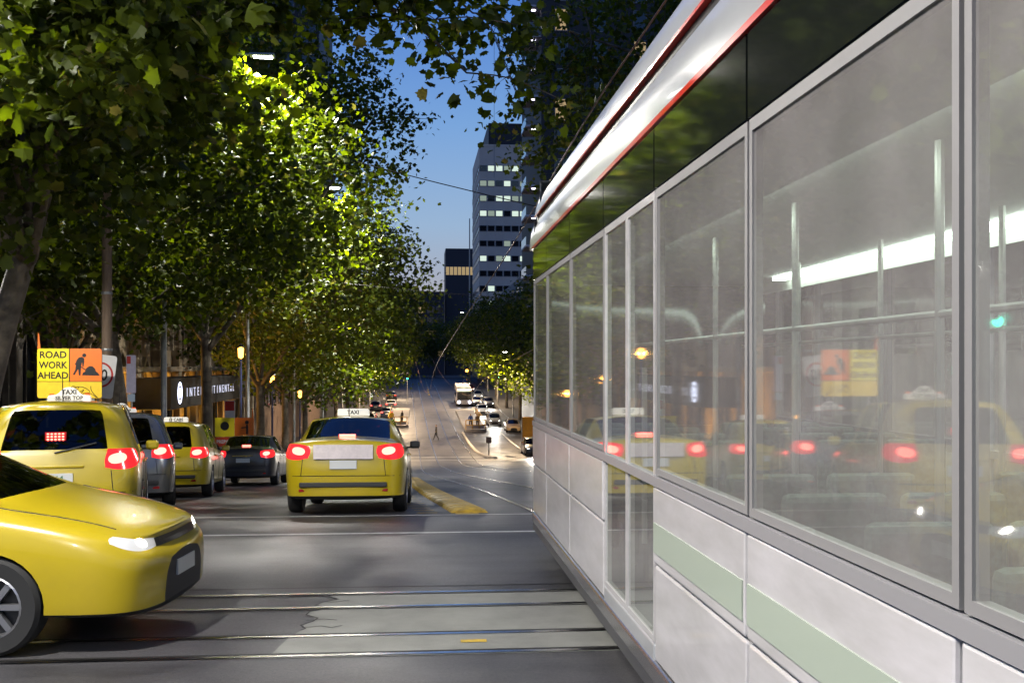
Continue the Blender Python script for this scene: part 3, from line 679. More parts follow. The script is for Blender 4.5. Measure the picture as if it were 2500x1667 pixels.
for s_ in (1, -1):
    for (a, b, ty) in bays:
        g = .012
        if ty == 'bellows':
            bel = MB()
            for k in range(8):
                yy = a + (b - a) * (k + .5) / 8
                bel.box(min(mx_(.05, s_), mx_(.14, s_)), max(mx_(.05, s_), mx_(.14, s_)), yy - .035, yy + .035, .35, 3.3)
            tp('bellows', mat('bellows_rubber', (.05, .05, .052), .7), bel, bevel=.02); continue
        xo, xi = mx_(0, s_), mx_(.05, s_)
        if ty != 'door':
            pn = MB(); pn.box(min(xo, xi), max(xo, xi), a + g, b - g, .42, .90); po = tp('side_panel', TW, pn, bevel=.012)
            xs = mx_(-.006, s_)
            pn = MB(); pn.box(min(xs, xi), max(xs, xi), a + g, b - g, .912, 1.30); tp('waist_panel', TW, pn, bevel=.012)
            if s_ == 1 and 1.0 < (a + b) / 2 < 6:
                MB().box(-.012, -.004, a + .03, b - .03, .97, 1.12).build('livery_band', TGRN, tr)
        z0 = 1.36 if ty != 'door' else .50
        # frame, panes
        fr = MB(); x1, x2 = mx_(.004, s_), mx_(.045, s_)
        xx = (min(x1, x2), max(x1, x2)); t_ = .032
        fr.box(*xx, a + g, a + g + t_, z0, 2.80); fr.box(*xx, b - g - t_, b - g, z0, 2.80); fr.box(*xx, a + g + t_, b - g - t_, z0, z0 + t_); fr.box(*xx, a + g + t_, b - g - t_, 2.755, 2.80)
        if ty == 'door': fr.box(*xx, (a + b) / 2 - .035, (a + b) / 2 + .035, z0 + t_, 2.755)
        fo = tp('door' if ty == 'door' else 'window', RUB if ty != 'door' else TW, fr)
        px = mx_(.012, s_); px2 = mx_(.020, s_)
        spl = [(a + g + t_, b - g - t_)] if ty != 'door' else [(a + g + t_, (a + b) / 2 - .035), ((a + b) / 2 + .035, b - g - t_)]
        for (u0, u1) in spl:
            MB().add([(px, u0, z0 + t_), (px, u1, z0 + t_), (px, u1, 2.755), (px, u0, 2.755)], [(0, 1, 2, 3)]).build('pane', TGL, fo)
        if ty == 'door':
            pn = MB(); pn.box(min(xo, xi), max(xo, xi), a + g, b - g, .36, .495); tp('door_step', TS, pn, bevel=.01)
            MB().tube([(mx_(.09, s_), (a + b) / 2 - .09, .9), (mx_(.09, s_), (a + b) / 2 - .09, 1.9)], .016, 8).build('grab_handle', POLE, fo)
        pn = MB(); pn.box(min(mx_(-.002, s_), xi), max(mx_(-.002, s_), xi), a + g, b - g, 2.806, 3.12); tp('header_glass', TBLK, pn)
    yA, yB = Yb, Y1 - .45
    xo, xi = mx_(0, s_), mx_(.05, s_); xc = mx_(-.012, s_)
    MB().box(min(xo, xi), max(xo, xi), yA, yB, .23, .30).build('skirt', mat('skirt_dark', (.06, .06, .065), .4), tr)
    MB().box(min(xc, xi), max(xc, xi), yA, yB, .302, .412).build('skirt_rail', mat('skirt_metal', (.45, .44, .46), .22, .9), tr, bevel=.02)
    MB().box(min(mx_(-.010, s_), xi), max(mx_(-.010, s_), xi), yA, yB, 1.303, 1.352).build('waist_rail', mat('waist_grey', (.3, .29, .3), .4), tr)
    MB().box(min(mx_(-.014, s_), xi), max(mx_(-.014, s_), xi), yA, yB, 3.124, 3.152).build('roof_stripe', TRED, tr)
    def ext(name, prof, m_, y0=yA, y1=Y1 - .1, smooth='auto'):
        mb = MB(); mb.prism([(mx_(x, s_), z) for x, z in prof], y0, y1); mb.build(name, m_, tr, smooth=smooth)
    ext('cove_panel', [(0, 3.154), (.004, 3.25), (.02, 3.34), (.05, 3.42), (.12, 3.42), (.12, 3.154)], TS)
    ext('roof_gutter', [(.07, 3.424), (.08, 3.50), (.16, 3.50), (.16, 3.424)], DARK)
    ext('gutter_trim', [(.052, 3.505), (.052, 3.522), (.16, 3.522), (.16, 3.505)], TRED)
    ext('roof_fairing', [(.055, 3.525), (.075, 3.62), (.11, 3.72), (.17, 3.80), (.27, 3.86), (.40, 3.885), (.40, 3.525)], TS)
MB().box(.4, WB - .4, Yb, Y1 - .4, 3.45, 3.80).build('roof', TS, tr)
MB().box(.06, WB - .06, Yb, Y1 - .4, .33, .40).build('floor', TFL, tr)
MB().box(.30, WB - .30, Yb, Y1 - .4, 2.76, 2.80).build('ceiling', INT, tr)
for s_ in (1, -1):
    x0, x1 = sorted((mx_(.055, s_), mx_(.30, s_)))
    MB().prism([(mx_(.06, s_), 2.79), (mx_(.30, s_), 2.64), (mx_(.30, s_), 2.79)], Yb, Y1 - .4).build('light_cove', INT, tr)
    x0, x1 = sorted((mx_(.34, s_), mx_(.46, s_)))
    MB().box(x0, x1, Yb + .3, Y1 - 1.6, 2.725, 2.757).build('light_strip', emit('tram_light', (.86, 1, .90), 12.0), tr)
# rounded far end: cab shell with windscreen
def endring(z0, z1, m_, name, n=10, inset=0., bev=0):
    mb = MB(); pts = []
    for k in range(n + 1):
        t_ = math.pi * k / n
        pts.append((WB / 2 - math.cos(t_) * (WB / 2 - inset), Y1 - .45 + .45 * math.sin(t_) ** .6))
    v = [(x, y, z0) for x, y in pts] + [(x, y, z1) for x, y in pts]; k = n + 1
    f = [(i, i + 1, i + 1 + k, i + k) for i in range(n)] + [tuple(range(k))[::-1], tuple(range(k, 2 * k))]
    return mb.add(v, f).build(name, m_, tr, smooth='auto')
endring(.30, 1.30, TW, 'cab_front', inset=.01); endring(1.302, 2.80, TBLK, 'cab_windscreen', inset=.014); endring(2.802, 3.42, TW, 'cab_top', inset=.01); endring(3.525, 3.84, TS, 'roof_end', inset=.07)
for xx in (.35, WB - .35): MB().lathe([(.0, 0), (.09, 0), (.09, .03), (0, .04)], 14, 0, Matrix.Translation((xx, Y1 - .06, .85)) @ Matrix.Rotation(R(-90), 4, 'X')).build('headlamp', HEADL, tr)
# interior furniture
seat_me = None
for (a, b, ty) in bays:
    if ty == 'window':
        for x in (.42, .90, WB - .42, WB - .90):
            for yy in ((a + .25), (a + 1.02)):
                if seat_me is None:
                    q = MB(); q.box(-.21, .21, 0, .42, .40, .48); q.box(-.21, .21, -.06, .02, .46, 1.0); q.box(-.05, .05, .1, .3, 0, .40)
                    seat_me = q.mesh('seat', SEAT)
                so = link(bpy.data.objects.new('seat', seat_me), tr); so.location = (x, yy, .41)
                b_ = so.modifiers.new('b', 'BEVEL'); b_.width = .03; b_.segments = 2
    if ty in ('door', 'window'):
        for x in (.75, WB - .75):
            MB().tube([(x, a + .04, .40), (x, a + .04, 2.75)], .018, 8).build('handrail', POLE, tr)
for x in (.75, WB - .75): MB().tube([(x, Yb + .2, 2.1), (x, Y1 - 1.6, 2.1)], .016, 8).build('handrail', POLE, tr)
for yc in (-8, -6.4, 4.6, 6.4):
    for x in (.55, WB - .55): MB().lathe([(0, -.06), (.31, -.06), (.31, .06), (0, .06)], 20, 0, Matrix.Translation((x, yc, .32)) @ Matrix.Rotation(R(90), 4, 'Y')).build('wheel', TYRE, tr)

# ================================================================== SIGNS, POLES, LAMPS
SYEL = mat('sign_yellow', (.82, .66, .008), .45, nz=.06, nscale=5); SYEL2 = mat('sign_yellow_dull', (.8, .54, .02), .5, nz=.1, nscale=6)
SORG = mat('sign_orange', (.86, .18, .01), .45, nz=.05, nscale=5); SWHT = mat('sign_white', (.72, .7, .68), .45, nz=.06, nscale=6); SRED = mat('sign_red', (.5, .02, .015), .45)
def disc(cx, cz, r, n=18): return [(cx + r * math.cos(2 * math.pi * k / n), cz + r * math.sin(2 * math.pi * k / n)) for k in range(n)]
def rrect(x0, x1, z0, z1, r, n=4, corners=(1, 1, 1, 1)):
    out = []
    for (cx, cz, a0, on) in ((x1 - r, z1 - r, 0, corners[0]), (x0 + r, z1 - r, 90, corners[1]), (x0 + r, z0 + r, 180, corners[2]), (x1 - r, z0 + r, 270, corners[3])):
        if not on: out.append((x1 if a0 in (0, 270) else x0, z1 if a0 in (0, 90) else z0)); continue
        out += [(cx + r * math.cos(R(a0 + 90 * k / n)), cz + r * math.sin(R(a0 + 90 * k / n))) for k in range(n + 1)]
    return out
# road work sign, 1.40 m wide
sy = 24.0; sg0 = thing('road_work_sign', 'yellow and orange ROAD WORK AHEAD sign board with digging worker', 'sign', (-7.46, sy, zg(sy) + .14), R(-6))
B0 = .155 + 1.9 - .67 - (zg(sy) + .14) - .14; HW = .70; HT = 1.065
zb = B0; zt = B0 + HT; zm = zb + .355
MB().prism(rrect(-HW, HW, zb, zt, .06), .012, .03).build('backing_board', DARK, sg0)
MB().prism(rrect(-HW, -.012, zm + .008, zt, .05, corners=(0, 1, 0, 0)), 0, .012).build('text_panel', SYEL, sg0)
MB().prism(rrect(.012, HW, zm + .008, zt, .05, corners=(1, 0, 0, 0)), 0, .012).build('worker_panel', SORG, sg0)
MB().prism(rrect(-HW, -.003, zb, zm - .006, .05, corners=(0, 0, 1, 0)), 0, .012).build('lower_panel', SYEL2, sg0)
MB().prism(rrect(.003, HW, zb, zm - .006, .05, corners=(0, 0, 0, 1)), 0, .012).build('lower_panel', SYEL2, sg0)
for k, wd in enumerate(('ROAD', 'WORK', 'AHEAD')):
    text('lettering', wd, .205, (-.355, -.003, zt - .14 - k * .222), (R(90), 0, 0), BLACKT, sg0, .002, (1.02, .95, .98)[k], bold=.004)
def wp(px, py): return (.012 + (px - 565) / 445 * .688, zt - (py - 445) / 470 * .70)
pics = [[wp(*q) for q in P_] for P_ in ([(645, 655), (660, 610), (690, 575), (735, 565), (765, 590), (765, 640), (755, 705), (742, 712), (735, 640), (722, 690), (718, 735), (712, 832), (690, 832), (680, 740), (630, 825), (605, 820), (640, 750), (648, 690), (632, 660)],
                                        [(737, 832), (745, 795), (775, 780), (790, 735), (830, 700), (880, 700), (915, 735), (930, 775), (960, 800), (980, 835)],
                                        [(715, 715), (722, 705), (790, 748), (783, 760)])]
for P_ in pics: MB().prism(P_, -.003, .001).build('pictogram', BLACKT, sg0)
hx, hz = wp(765, 543); MB().prism(disc(hx, hz, .043), -.003, .001).build('pictogram', BLACKT, sg0)
gp = [(575, 1020), (600, 990), (640, 1000), (655, 1050), (640, 1090), (600, 1105), (575, 1070), (580, 1030), (640, 1010), (690, 995), (770, 1010), (830, 1050), (845, 1075)]
def gq(P_): return [Vector((wp(*q)[0], -.004, wp(*q)[1])) for q in P_]
MB().tube(smooth_pts(gq(gp), 5), .006, 5).build('graffiti', BLACKT, sg0)
MB().tube(smooth_pts(gq([(690, 1000), (660, 1085), (760, 1040), (720, 1100), (830, 1085), (940, 1150)]), 5), .006, 5).build('graffiti', BLACKT, sg0)
MB().tube(smooth_pts(gq([(858, 985), (862, 1040), (900, 1100), (960, 1160)]), 5), .006, 5).build('graffiti', BLACKT, sg0)
for x in (-.5, .5): MB().box(x - .025, x + .025, .031, .075, 0, zt - .1).build('post', GREY, sg0)
MB().prism([(-HW + .0, zt), (-HW + .065, zt - .02), (-HW + .03, zt + .33), (-HW + .01, zt + .33)], .015, .04).build('flag', SORG, sg0)
# wooden pole with 40 sign
pz = 25.6; wpol = thing('wooden_pole', 'weathered round timber pole carrying the 40 speed sign', 'pole', (-7.12, pz, zg(pz) + .12))
MB().tube([(0, 0, 0), (0, 0, 4), (0, 0, 11.5)], [.125, .115, .09], 14).build('shaft', WOODP, wpol, smooth=True)
for z in (3.2, 4.5): MB().lathe([(.126, -.03), (.13, 0), (.126, .03)], 14, 0, Matrix.Translation((0, 0, z))).build('steel_band', GREY, wpol)
s40 = thing('speed_sign', 'white 40 speed sign with red ring, tilted behind the ROAD WORK AHEAD board', 'sign', (-7.52, 25.3, zg(pz) + .1))
s40.rotation_euler = (0, R(7), R(-6))
MB().prism(rrect(-.30, .36, 2.15, 3.13, .06), 0, .012).build('sign_plate', SWHT, s40)
ro = [(.03 + .29 * math.cos(2 * math.pi * k / 32), 2.67 + .29 * math.sin(2 * math.pi * k / 32)) for k in range(32)]; rin = [(.03 + .245 * math.cos(2 * math.pi * k / 32), 2.67 + .245 * math.sin(2 * math.pi * k / 32)) for k in range(32)]
MB().add([(x, -.003, z) for x, z in ro + rin], [(i, (i + 1) % 32, 32 + (i + 1) % 32, 32 + i) for i in range(32)]).build('red_ring', SRED, s40)
text('lettering', '40', .36, (.03, -.003, 2.66), (R(90), 0, 0), BLACKT, s40, .002, .9, bold=.004)
MB().tube([(0.03, .04, 0), (0.03, .04, 3.0)], .025, 8).build('post', GREY, s40)
# parking sign
pk = thing('parking_sign', 'narrow white parking sign plate with red square on thin post', 'sign', (-7.35, 28.6, zg(28.6) + .12), R(-8))
z0 = .75 + 1.4
MB().prism(rrect(-.125, .125, z0 + .22, z0 + 1.2, .03), 0, .01).build('sign_plate', mat('sign_lilac_white', (.55, .5, .62), .4, nz=.1, nscale=12), pk)
MB().prism(rrect(-.11, -.01, z0 + .98, z0 + 1.17, .01), -.003, 0).build('red_square', SRED, pk)
MB().prism(rrect(-.1, .1, z0, z0 + .2, .02), 0, .01).build('lower_plate', mat('sign_blue_white', (.45, .55, .65), .4), pk)
MB().tube([(0, .035, -.05), (0, .035, z0 + 1.1)], .025, 8).build('post', GREY, pk)
pk2 = thing('parking_sign', 'narrow red and white parking sign next to the PREPARE TO STOP board', 'sign', (-7.3, 43.0, zg(43) + .12), R(-4))
MB().prism(rrect(-.2, .2, 2.0, 2.9, .03), 0, .01).build('sign_plate', SWHT, pk2); MB().prism(rrect(-.18, .18, 2.5, 2.87, .02), -.003, 0).build('red_square', SRED, pk2); MB().tube([(0, .035, -.05), (0, .035, 2.8)], .03, 8).build('post', GREY, pk2)
# prepare to stop sign
ps_y = 40.0; p2 = thing('prepare_to_stop_sign', 'yellow and orange sign board over red PREPARE TO STOP panel', 'sign', (-6.62, ps_y, zg(ps_y) + .14), R(-3))
z0 = 1.05
MB().prism(rrect(-.70, 0, z0 + .36, z0 + 1.05, .03), 0, .012).build('yellow_panel', SYEL, p2); MB().prism(rrect(.01, .70, z0 + .36, z0 + 1.05, .03), 0, .012).build('orange_panel', SORG, p2)
MB().prism(rrect(-.70, .70, z0, z0 + .35, .03), 0, .012).build('red_panel', mat('sign_vermilion', (.6, .06, .02), .45), p2)
text('lettering', 'PREPARE TO STOP', .17, (0, -.003, z0 + .175), (R(90), 0, 0), SWHT, p2, .002, .92, bold=.003)
MB().prism(disc(.45, z0 + .88, .07), -.003, 0).build('pictogram', BLACKT, p2); MB().prism([(.42, z0 + .45), (.48, z0 + .45), (.48, z0 + .8), (.42, z0 + .8)], -.003, 0).build('pictogram', BLACKT, p2)
MB().prism([(.25, z0 + .66), (.5, z0 + .69), (.5, z0 + .73), (.25, z0 + .70)], -.0045, -.001).build('pictogram', BLACKT, p2)
MB().prism(disc(-.35, z0 + .75, .16), -.003, 0).build('pictogram', BLACKT, p2)
for x in (-.5, .5): MB().box(x - .025, x + .025, .013, .06, 0, z0 + .9).build('post', GREY, p2)
MB().prism([(.62, z0 + 1.05), (.69, z0 + 1.05), (.66, z0 + 1.4), (.645, z0 + 1.4)], .0, .02).build('flag', SORG, p2)

LED = emit('led_lens', (1, .98, .94), 45)
def street_lamp(label, x, y, arm, h, power, group=None, col=(1, .96, .88), base_on_kerb=True, cat='street lamp', yarm=0., tilt=0.):
    t = thing('street_lamp', label, cat, (x, y, zg(y) + (.12 if base_on_kerb else 0)), 0, group)
    MB().tube([(0, 0, 0), (0, 0, 1.2), (0, 0, 1.25), (0, 0, h)], [.13, .13, .09, .06], 12).build('pole', GREY, t, smooth='auto')
    A = smooth_pts([(0, 0, h - .8), (arm * .15, yarm * .15, h - .2), (arm * .6, yarm * .6, h + .1), (arm, yarm, h + .1)], 5)
    MB().tube(A, .035, 8).build('arm', GREY, t, smooth=True)
    sg = 1 if arm > 0 else -1
    hd = MB(); hd.box(min(arm - .12 * sg, arm + .62 * sg), max(arm - .12 * sg, arm + .62 * sg), yarm - .15, yarm + .15, h + .05, h + .14); ho = hd.build('lamp_head', GREY, t, bevel=.03)
    c = arm + .27 * sg
    MB().box(c - .26, c + .26, yarm - .11, yarm + .11, h + .028, h + .049).build('lens', LED, ho)
    lamp_light('lamp_glow', (c, yarm, h - .03), power, col, .34, t, rot=(tilt, 0, 0))
    return t
street_lamp('tall grey street lamp whose glowing head hangs among leaves behind the wooden pole', -7.3, 32, 2.55, 12.3, 3600)
street_lamp('street lamp lighting the bright green crown beyond the taxi queue', -7.3, 47.5, 3.4, 12.3, 3300)
for k_, (x, y, a) in enumerate([(-7.4, 66, 3), (-7.4, 86, 3), (-7.4, 108, 4), (-7.4, 140, 4), (-7.4, 170, 4), (-7.4, 205, 4)]):
    street_lamp('tall grey street lamp down the tree lined slope', x, y, a, 9.5, 5200 if y > 100 else 1300, 'street lamps down the slope', col=(1, .72, .44) if y > 100 else (1, .96, .88))
street_lamp('street lamp at the crossing corner out beside the waiting taxis', -9.5, 3.0, 4.4, 8.6, 2000, base_on_kerb=False, cat='street lamp', yarm=.3)
street_lamp('added low lamp out of view that brightens the near plane leaves', -9.0, 12.6, 2.2, 6.9, 850, base_on_kerb=False)  # invented lamp outside the frame, added to light the overhanging leaves
street_lamp('extra low lamp out of view put in to brighten the ROAD WORK AHEAD board', -9.4, 20.9, .6, 4.4, 430)  # unseen helper lamp, added so the sign board comes out bright
street_lamp('street lamp on the opposite crossing corner beyond the tram', 13.6, 6.5, -3.0, 10, 1700, base_on_kerb=False)
street_lamp('street lamp on the crossing corner behind the tram rails', -8.5, -9, 3.5, 10, 1600, base_on_kerb=False)
for k_, (x, y, a) in enumerate([(13.4, 44, -3), (13.4, 75, -3), (13.4, 112, -4), (13.4, 180, -4)]): street_lamp('street lamp on the footpath beyond the tram', x, y, a, 9.5, 1300 if y < 100 else 5200, 'street lamps beyond the tram', col=(1, .72, .44) if y > 100 else (1, .96, .88))
street_lamp('far street lamp with white star of light above the platform', 13.3, 150, -2.9, 10.8, 1500)
street_lamp('far street lamp glowing white high between the trees', 13.4, 205, -4.6, 15.2, 1500)
# warm lanterns by the hotel
def lantern(x, y, h, p):
    t = thing('post_lantern', 'slim blue post with glowing amber lantern near the hotel', 'lantern', (x, y, zg(y) + .14), 0, 'amber lanterns')
    MB().tube([(0, 0, 0), (0, 0, h)], [.06, .045], 10).build('post', mat('blue_post', (.05, .07, .2), .4), t)
    MB().lathe([(.03, h), (.11, h + .06), (.13, h + .45), (.02, h + .5)], 10).build('lantern_glass', emit('amber_glow', (1, .42, .06), 9), t)
    MB().lathe([(.17, h + .5), (.12, h + .56), (.02, h + .66)], 10).build('lantern_cap', DARK, t)
    lamp_light('lantern_light', (0, 0, h + .25), p, (1, .52, .1), .15, t, 'POINT')
lantern(-7.75, 48.5, 5.0, 300); lantern(-7.9, 60, 4.6, 300); lantern(-7.9, 74, 4.6, 300)
om = street_lamp('far street lamp', 13.2, 236, -2, 6.5, 10) if False else None
fl = thing('traffic_beacon', 'far glowing orange lamp on a post above the oncoming tram', 'lamp', (11.0, 240, zg(240)))
MB().tube([(0, 0, 0), (0, 0, 2.6)], .06, 8).build('post', DARK, fl); MB().lathe([(.05, 2.6), (.3, 2.75), (.33, 2.95), (.2, 3.15), (.03, 3.2)], 12).build('lamp_globe', emit('orange_glow', (1, .32, .04), 14), fl)

# traffic signals
def signal(label, x, y, h, lit, rz=0, group=None, n=3, base=.14, scale=1.):
    t = thing('traffic_signal', label, 'traffic light', (x, y, zg(y) + base), rz, group)
    MB().tube([(0, 0, 0), (0, 0, h + .15)], .05 * scale, 8).build('post', GREY, t)
    MB().box(-.15, .15, -.22, -.06, h - .33 * n, h + .03).build('housing', DARK, t, bevel=.02)
    cols = [('signal_red', (1, .05, .03)), ('signal_amber', (1, .45, .03)), ('signal_green', (.02, 1, .62))]
    for k in range(n):
        c = cols[k] if n == 3 else cols[2 * k]
        z = h - .16 - .33 * k
        m_ = emit(c[0] + '_lit', c[1], 22) if lit == c[0] else mat(c[0] + '_off', tuple(v * .12 for v in c[1]), .2)
        MB().lathe([(.1, 0), (.09, .03), (.055, .055), (.005, .065)], 14, 0, Matrix.Translation((0, -.215, z)) @ Matrix.Rotation(R(90), 4, 'X')).build('lens', m_, t, smooth=True)
        vz = [(.125 * math.cos(R(a)), .125 * math.sin(R(a))) for a in range(0, 181, 20)]
        MB().add([(a, -.22, z + b) for a, b in vz] + [(a, -.40, z + b) for a, b in vz], [(i, i + 1, i + 11, i + 10) if False else (i, i + 1, i + 1 + len(vz), i + len(vz)) for i in range(len(vz) - 1)]).build('visor', DARK, t)
signal('green traffic light on the corner mirrored in the tram windows', -7.3, 17.7, 3.75, 'signal_green', R(-15))
signal('low two lens crossing light showing green, mirrored in the tram', -7.5, 19.3, 2.75, 'signal_green', R(-15), n=2)
signal('far green traffic light under the trees of the far footpath', 12.9, 172, 5.4, 'signal_green')
signal('far green traffic light over the queue of red tail lamps', -1.6, 176, 5.0, 'signal_green')

# overhead tram wires
WIRE = mat('wire_black', (.02, .018, .016), .5); COPW = mat('contact_wire', (.2, .1, .06), .4, .5)
c1 = smooth_pts([(2.5, -20, 5.6), (2.5, 9, 5.6), (2.45, 16, 5.5), (2.2, 26, 4.7), (1.6, 40, 3.5), (1.0, 60, 1.9), (.95, 90, -.2), (.7, 125, -.4), (.3, 160, .9), (-.6, 240, 4.4), (-1.2, 320, 6.8)], 8)
tag(MB().tube(c1, .012, 5).build('contact_wire', COPW), 'overhead contact wire running above the tram and down the street', 'wire')
c2 = smooth_pts([(12, 25, 4.8), (8, 34, 4.1), (5.6, 46, 3.0), (4.4, 70, 1.2), (4.3, 94, -.5), (3.8, 150, .3), (2.9, 240, 4.4), (2.3, 320, 6.8)], 6)
tag(MB().tube(c2, .012, 5).build('contact_wire', COPW), 'overhead contact wire curving away over the second track', 'wire')
def span(a, b, sag, lab, r=.012):
    a, b = Vector(a), Vector(b); pts = [a + (b - a) * t - Vector((0, 0, sag * 4 * t * (1 - t))) for t in np.linspace(0, 1, 14)]
    tag(MB().tube(pts, r, 5).build('span_wire', WIRE), lab, 'wire')
span((-7.2, 32, 9.4), (13.3, 40, 6.3), .35, 'black span wire crossing the sky in front of the grey office tower', .018)
span((-7.2, 47, 6.0), (13.3, 47, 4.6), .3, 'span wire slung low between lamp poles beyond the taxi queue')
span((-7.3, 66, 4.2), (13.3, 70, 4.0), .4, 'span wire far down the slope between trees')
span((-9, 10.5, 8.2), (13.5, 9.2, 6.6), .7, 'span wire holding the contact wire over the tram roof', .014)
br = thing('wire_bracket', 'curved pull-off bracket clamped on the contact wire above the tram roof', 'bracket', (2.5, 9.9, 5.6))
MB().tube(smooth_pts([(0, 0, .02), (-.06, .05, .16), (-.10, .02, .34), (-.36, .0, .62), (-.5, 0, .95)], 5), .016, 6).build('pull_off_arm', GREY, br, smooth=True)
MB().tube([(0, 0, .02), (.03, 0, .25), (.06, 0, .65)], .014, 6).build('hanger', GREY, br)
MB().lathe([(.02, -.08), (.045, -.05), (.045, .05), (.02, .08)], 8, 0, Matrix.Translation((0, 0, .06))).build('clamp', GREY, br)
MB().lathe([(.015, 0), (.04, .03), (.02, .06), (.04, .09), (.02, .12), (.04, .15), (.015, .18)], 8, 0, Matrix.Translation((.035, 0, .3))).build('insulator', mat('insulator', (.25, .2, .16), .3), br)

# ================================================================== TREES
LB = np.array([(0, -.42), (.22, -.40), (.44, -.34), (.40, -.12), (.56, .10), (.36, .14), (.26, .36), (.12, .34), (0, .58), (-.12, .34), (-.26, .36), (-.36, .14), (-.56, .10), (-.40, -.12), (-.44, -.34), (-.22, -.40)])
LM = np.array([(0, -.5), (.42, -.22), (.5, .15), (.2, .2), (0, .52), (-.2, .2), (-.5, .15), (-.42, -.22)])
LS = np.array([(-.45, -.3), (.45, -.35), (.35, .35), (-.3, .42)])
def leaf_cloud(name, centers, sizes, rng, shape, parent, m=LEAF):
    n = len(centers); k = len(shape)
    nr = rng.normal(size=(n, 3)) * .75; nr[:, 2] += .55; nr /= np.linalg.norm(nr, axis=1)[:, None]
    t = rng.normal(size=(n, 3)); t -= (t * nr).sum(1)[:, None] * nr; t /= np.linalg.norm(t, axis=1)[:, None]
    b = np.cross(nr, t)
    fan = k > 4
    P = shape[None, :, 0, None] * t[:, None] + shape[None, :, 1, None] * b[:, None]
    curl = (np.abs(shape[:, 0]) + np.abs(shape[:, 1]) * .7) * -.28
    P = P + curl[None, :, None] * nr[:, None] * rng.uniform(.2, 1.6, (n, 1, 1))
    V = centers[:, None] + P * sizes[:, None, None]
    if fan: V = np.concatenate([centers[:, None], V], 1)
    kk = V.shape[1]; V = V.reshape(-1, 3)
    if fan:
        F = np.array([(0, i + 1, (i + 1) % k + 1) for i in range(k)])
        F = (F[None] + (np.arange(n) * kk)[:, None, None]).reshape(-1); per = 3; nf = n * k
    else:
        F = (np.arange(4)[None] + (np.arange(n) * 4)[:, None]).reshape(-1); per = 4; nf = n
    me = bpy.data.meshes.new(name); me.vertices.add(len(V)); me.vertices.foreach_set('co', V.astype(np.float32).ravel())
    me.loops.add(len(F)); me.loops.foreach_set('vertex_index', F.astype(np.int32))
    me.polygons.add(nf); me.polygons.foreach_set('loop_start', np.arange(nf, dtype=np.int32) * per)
    me.update(calc_edges=True); me.materials.append(m)
    return link(bpy.data.objects.new(name, me), parent)
LAMP_GAPS = [((-1.7, 12, 5.2), (-4.5, 32, zg(32) + 12.4)), ((-1.9, 24, 5.75), (-3.6, 47.5, zg(47.5) + 12.4))]
_leafme = []
for s_ in range(4):
    q = MB(); rg = random.Random(s_)
    q.add([(0, 0, 0)] + [(x * .94, y * 1., -(abs(x) + abs(y) * .6) * (.1 + .12 * s_)) for x, y in LB], [(0, i + 1, (i + 1) % len(LB) + 1) for i in range(len(LB))])
    _leafme.append(q.mesh('leaf', LEAF))
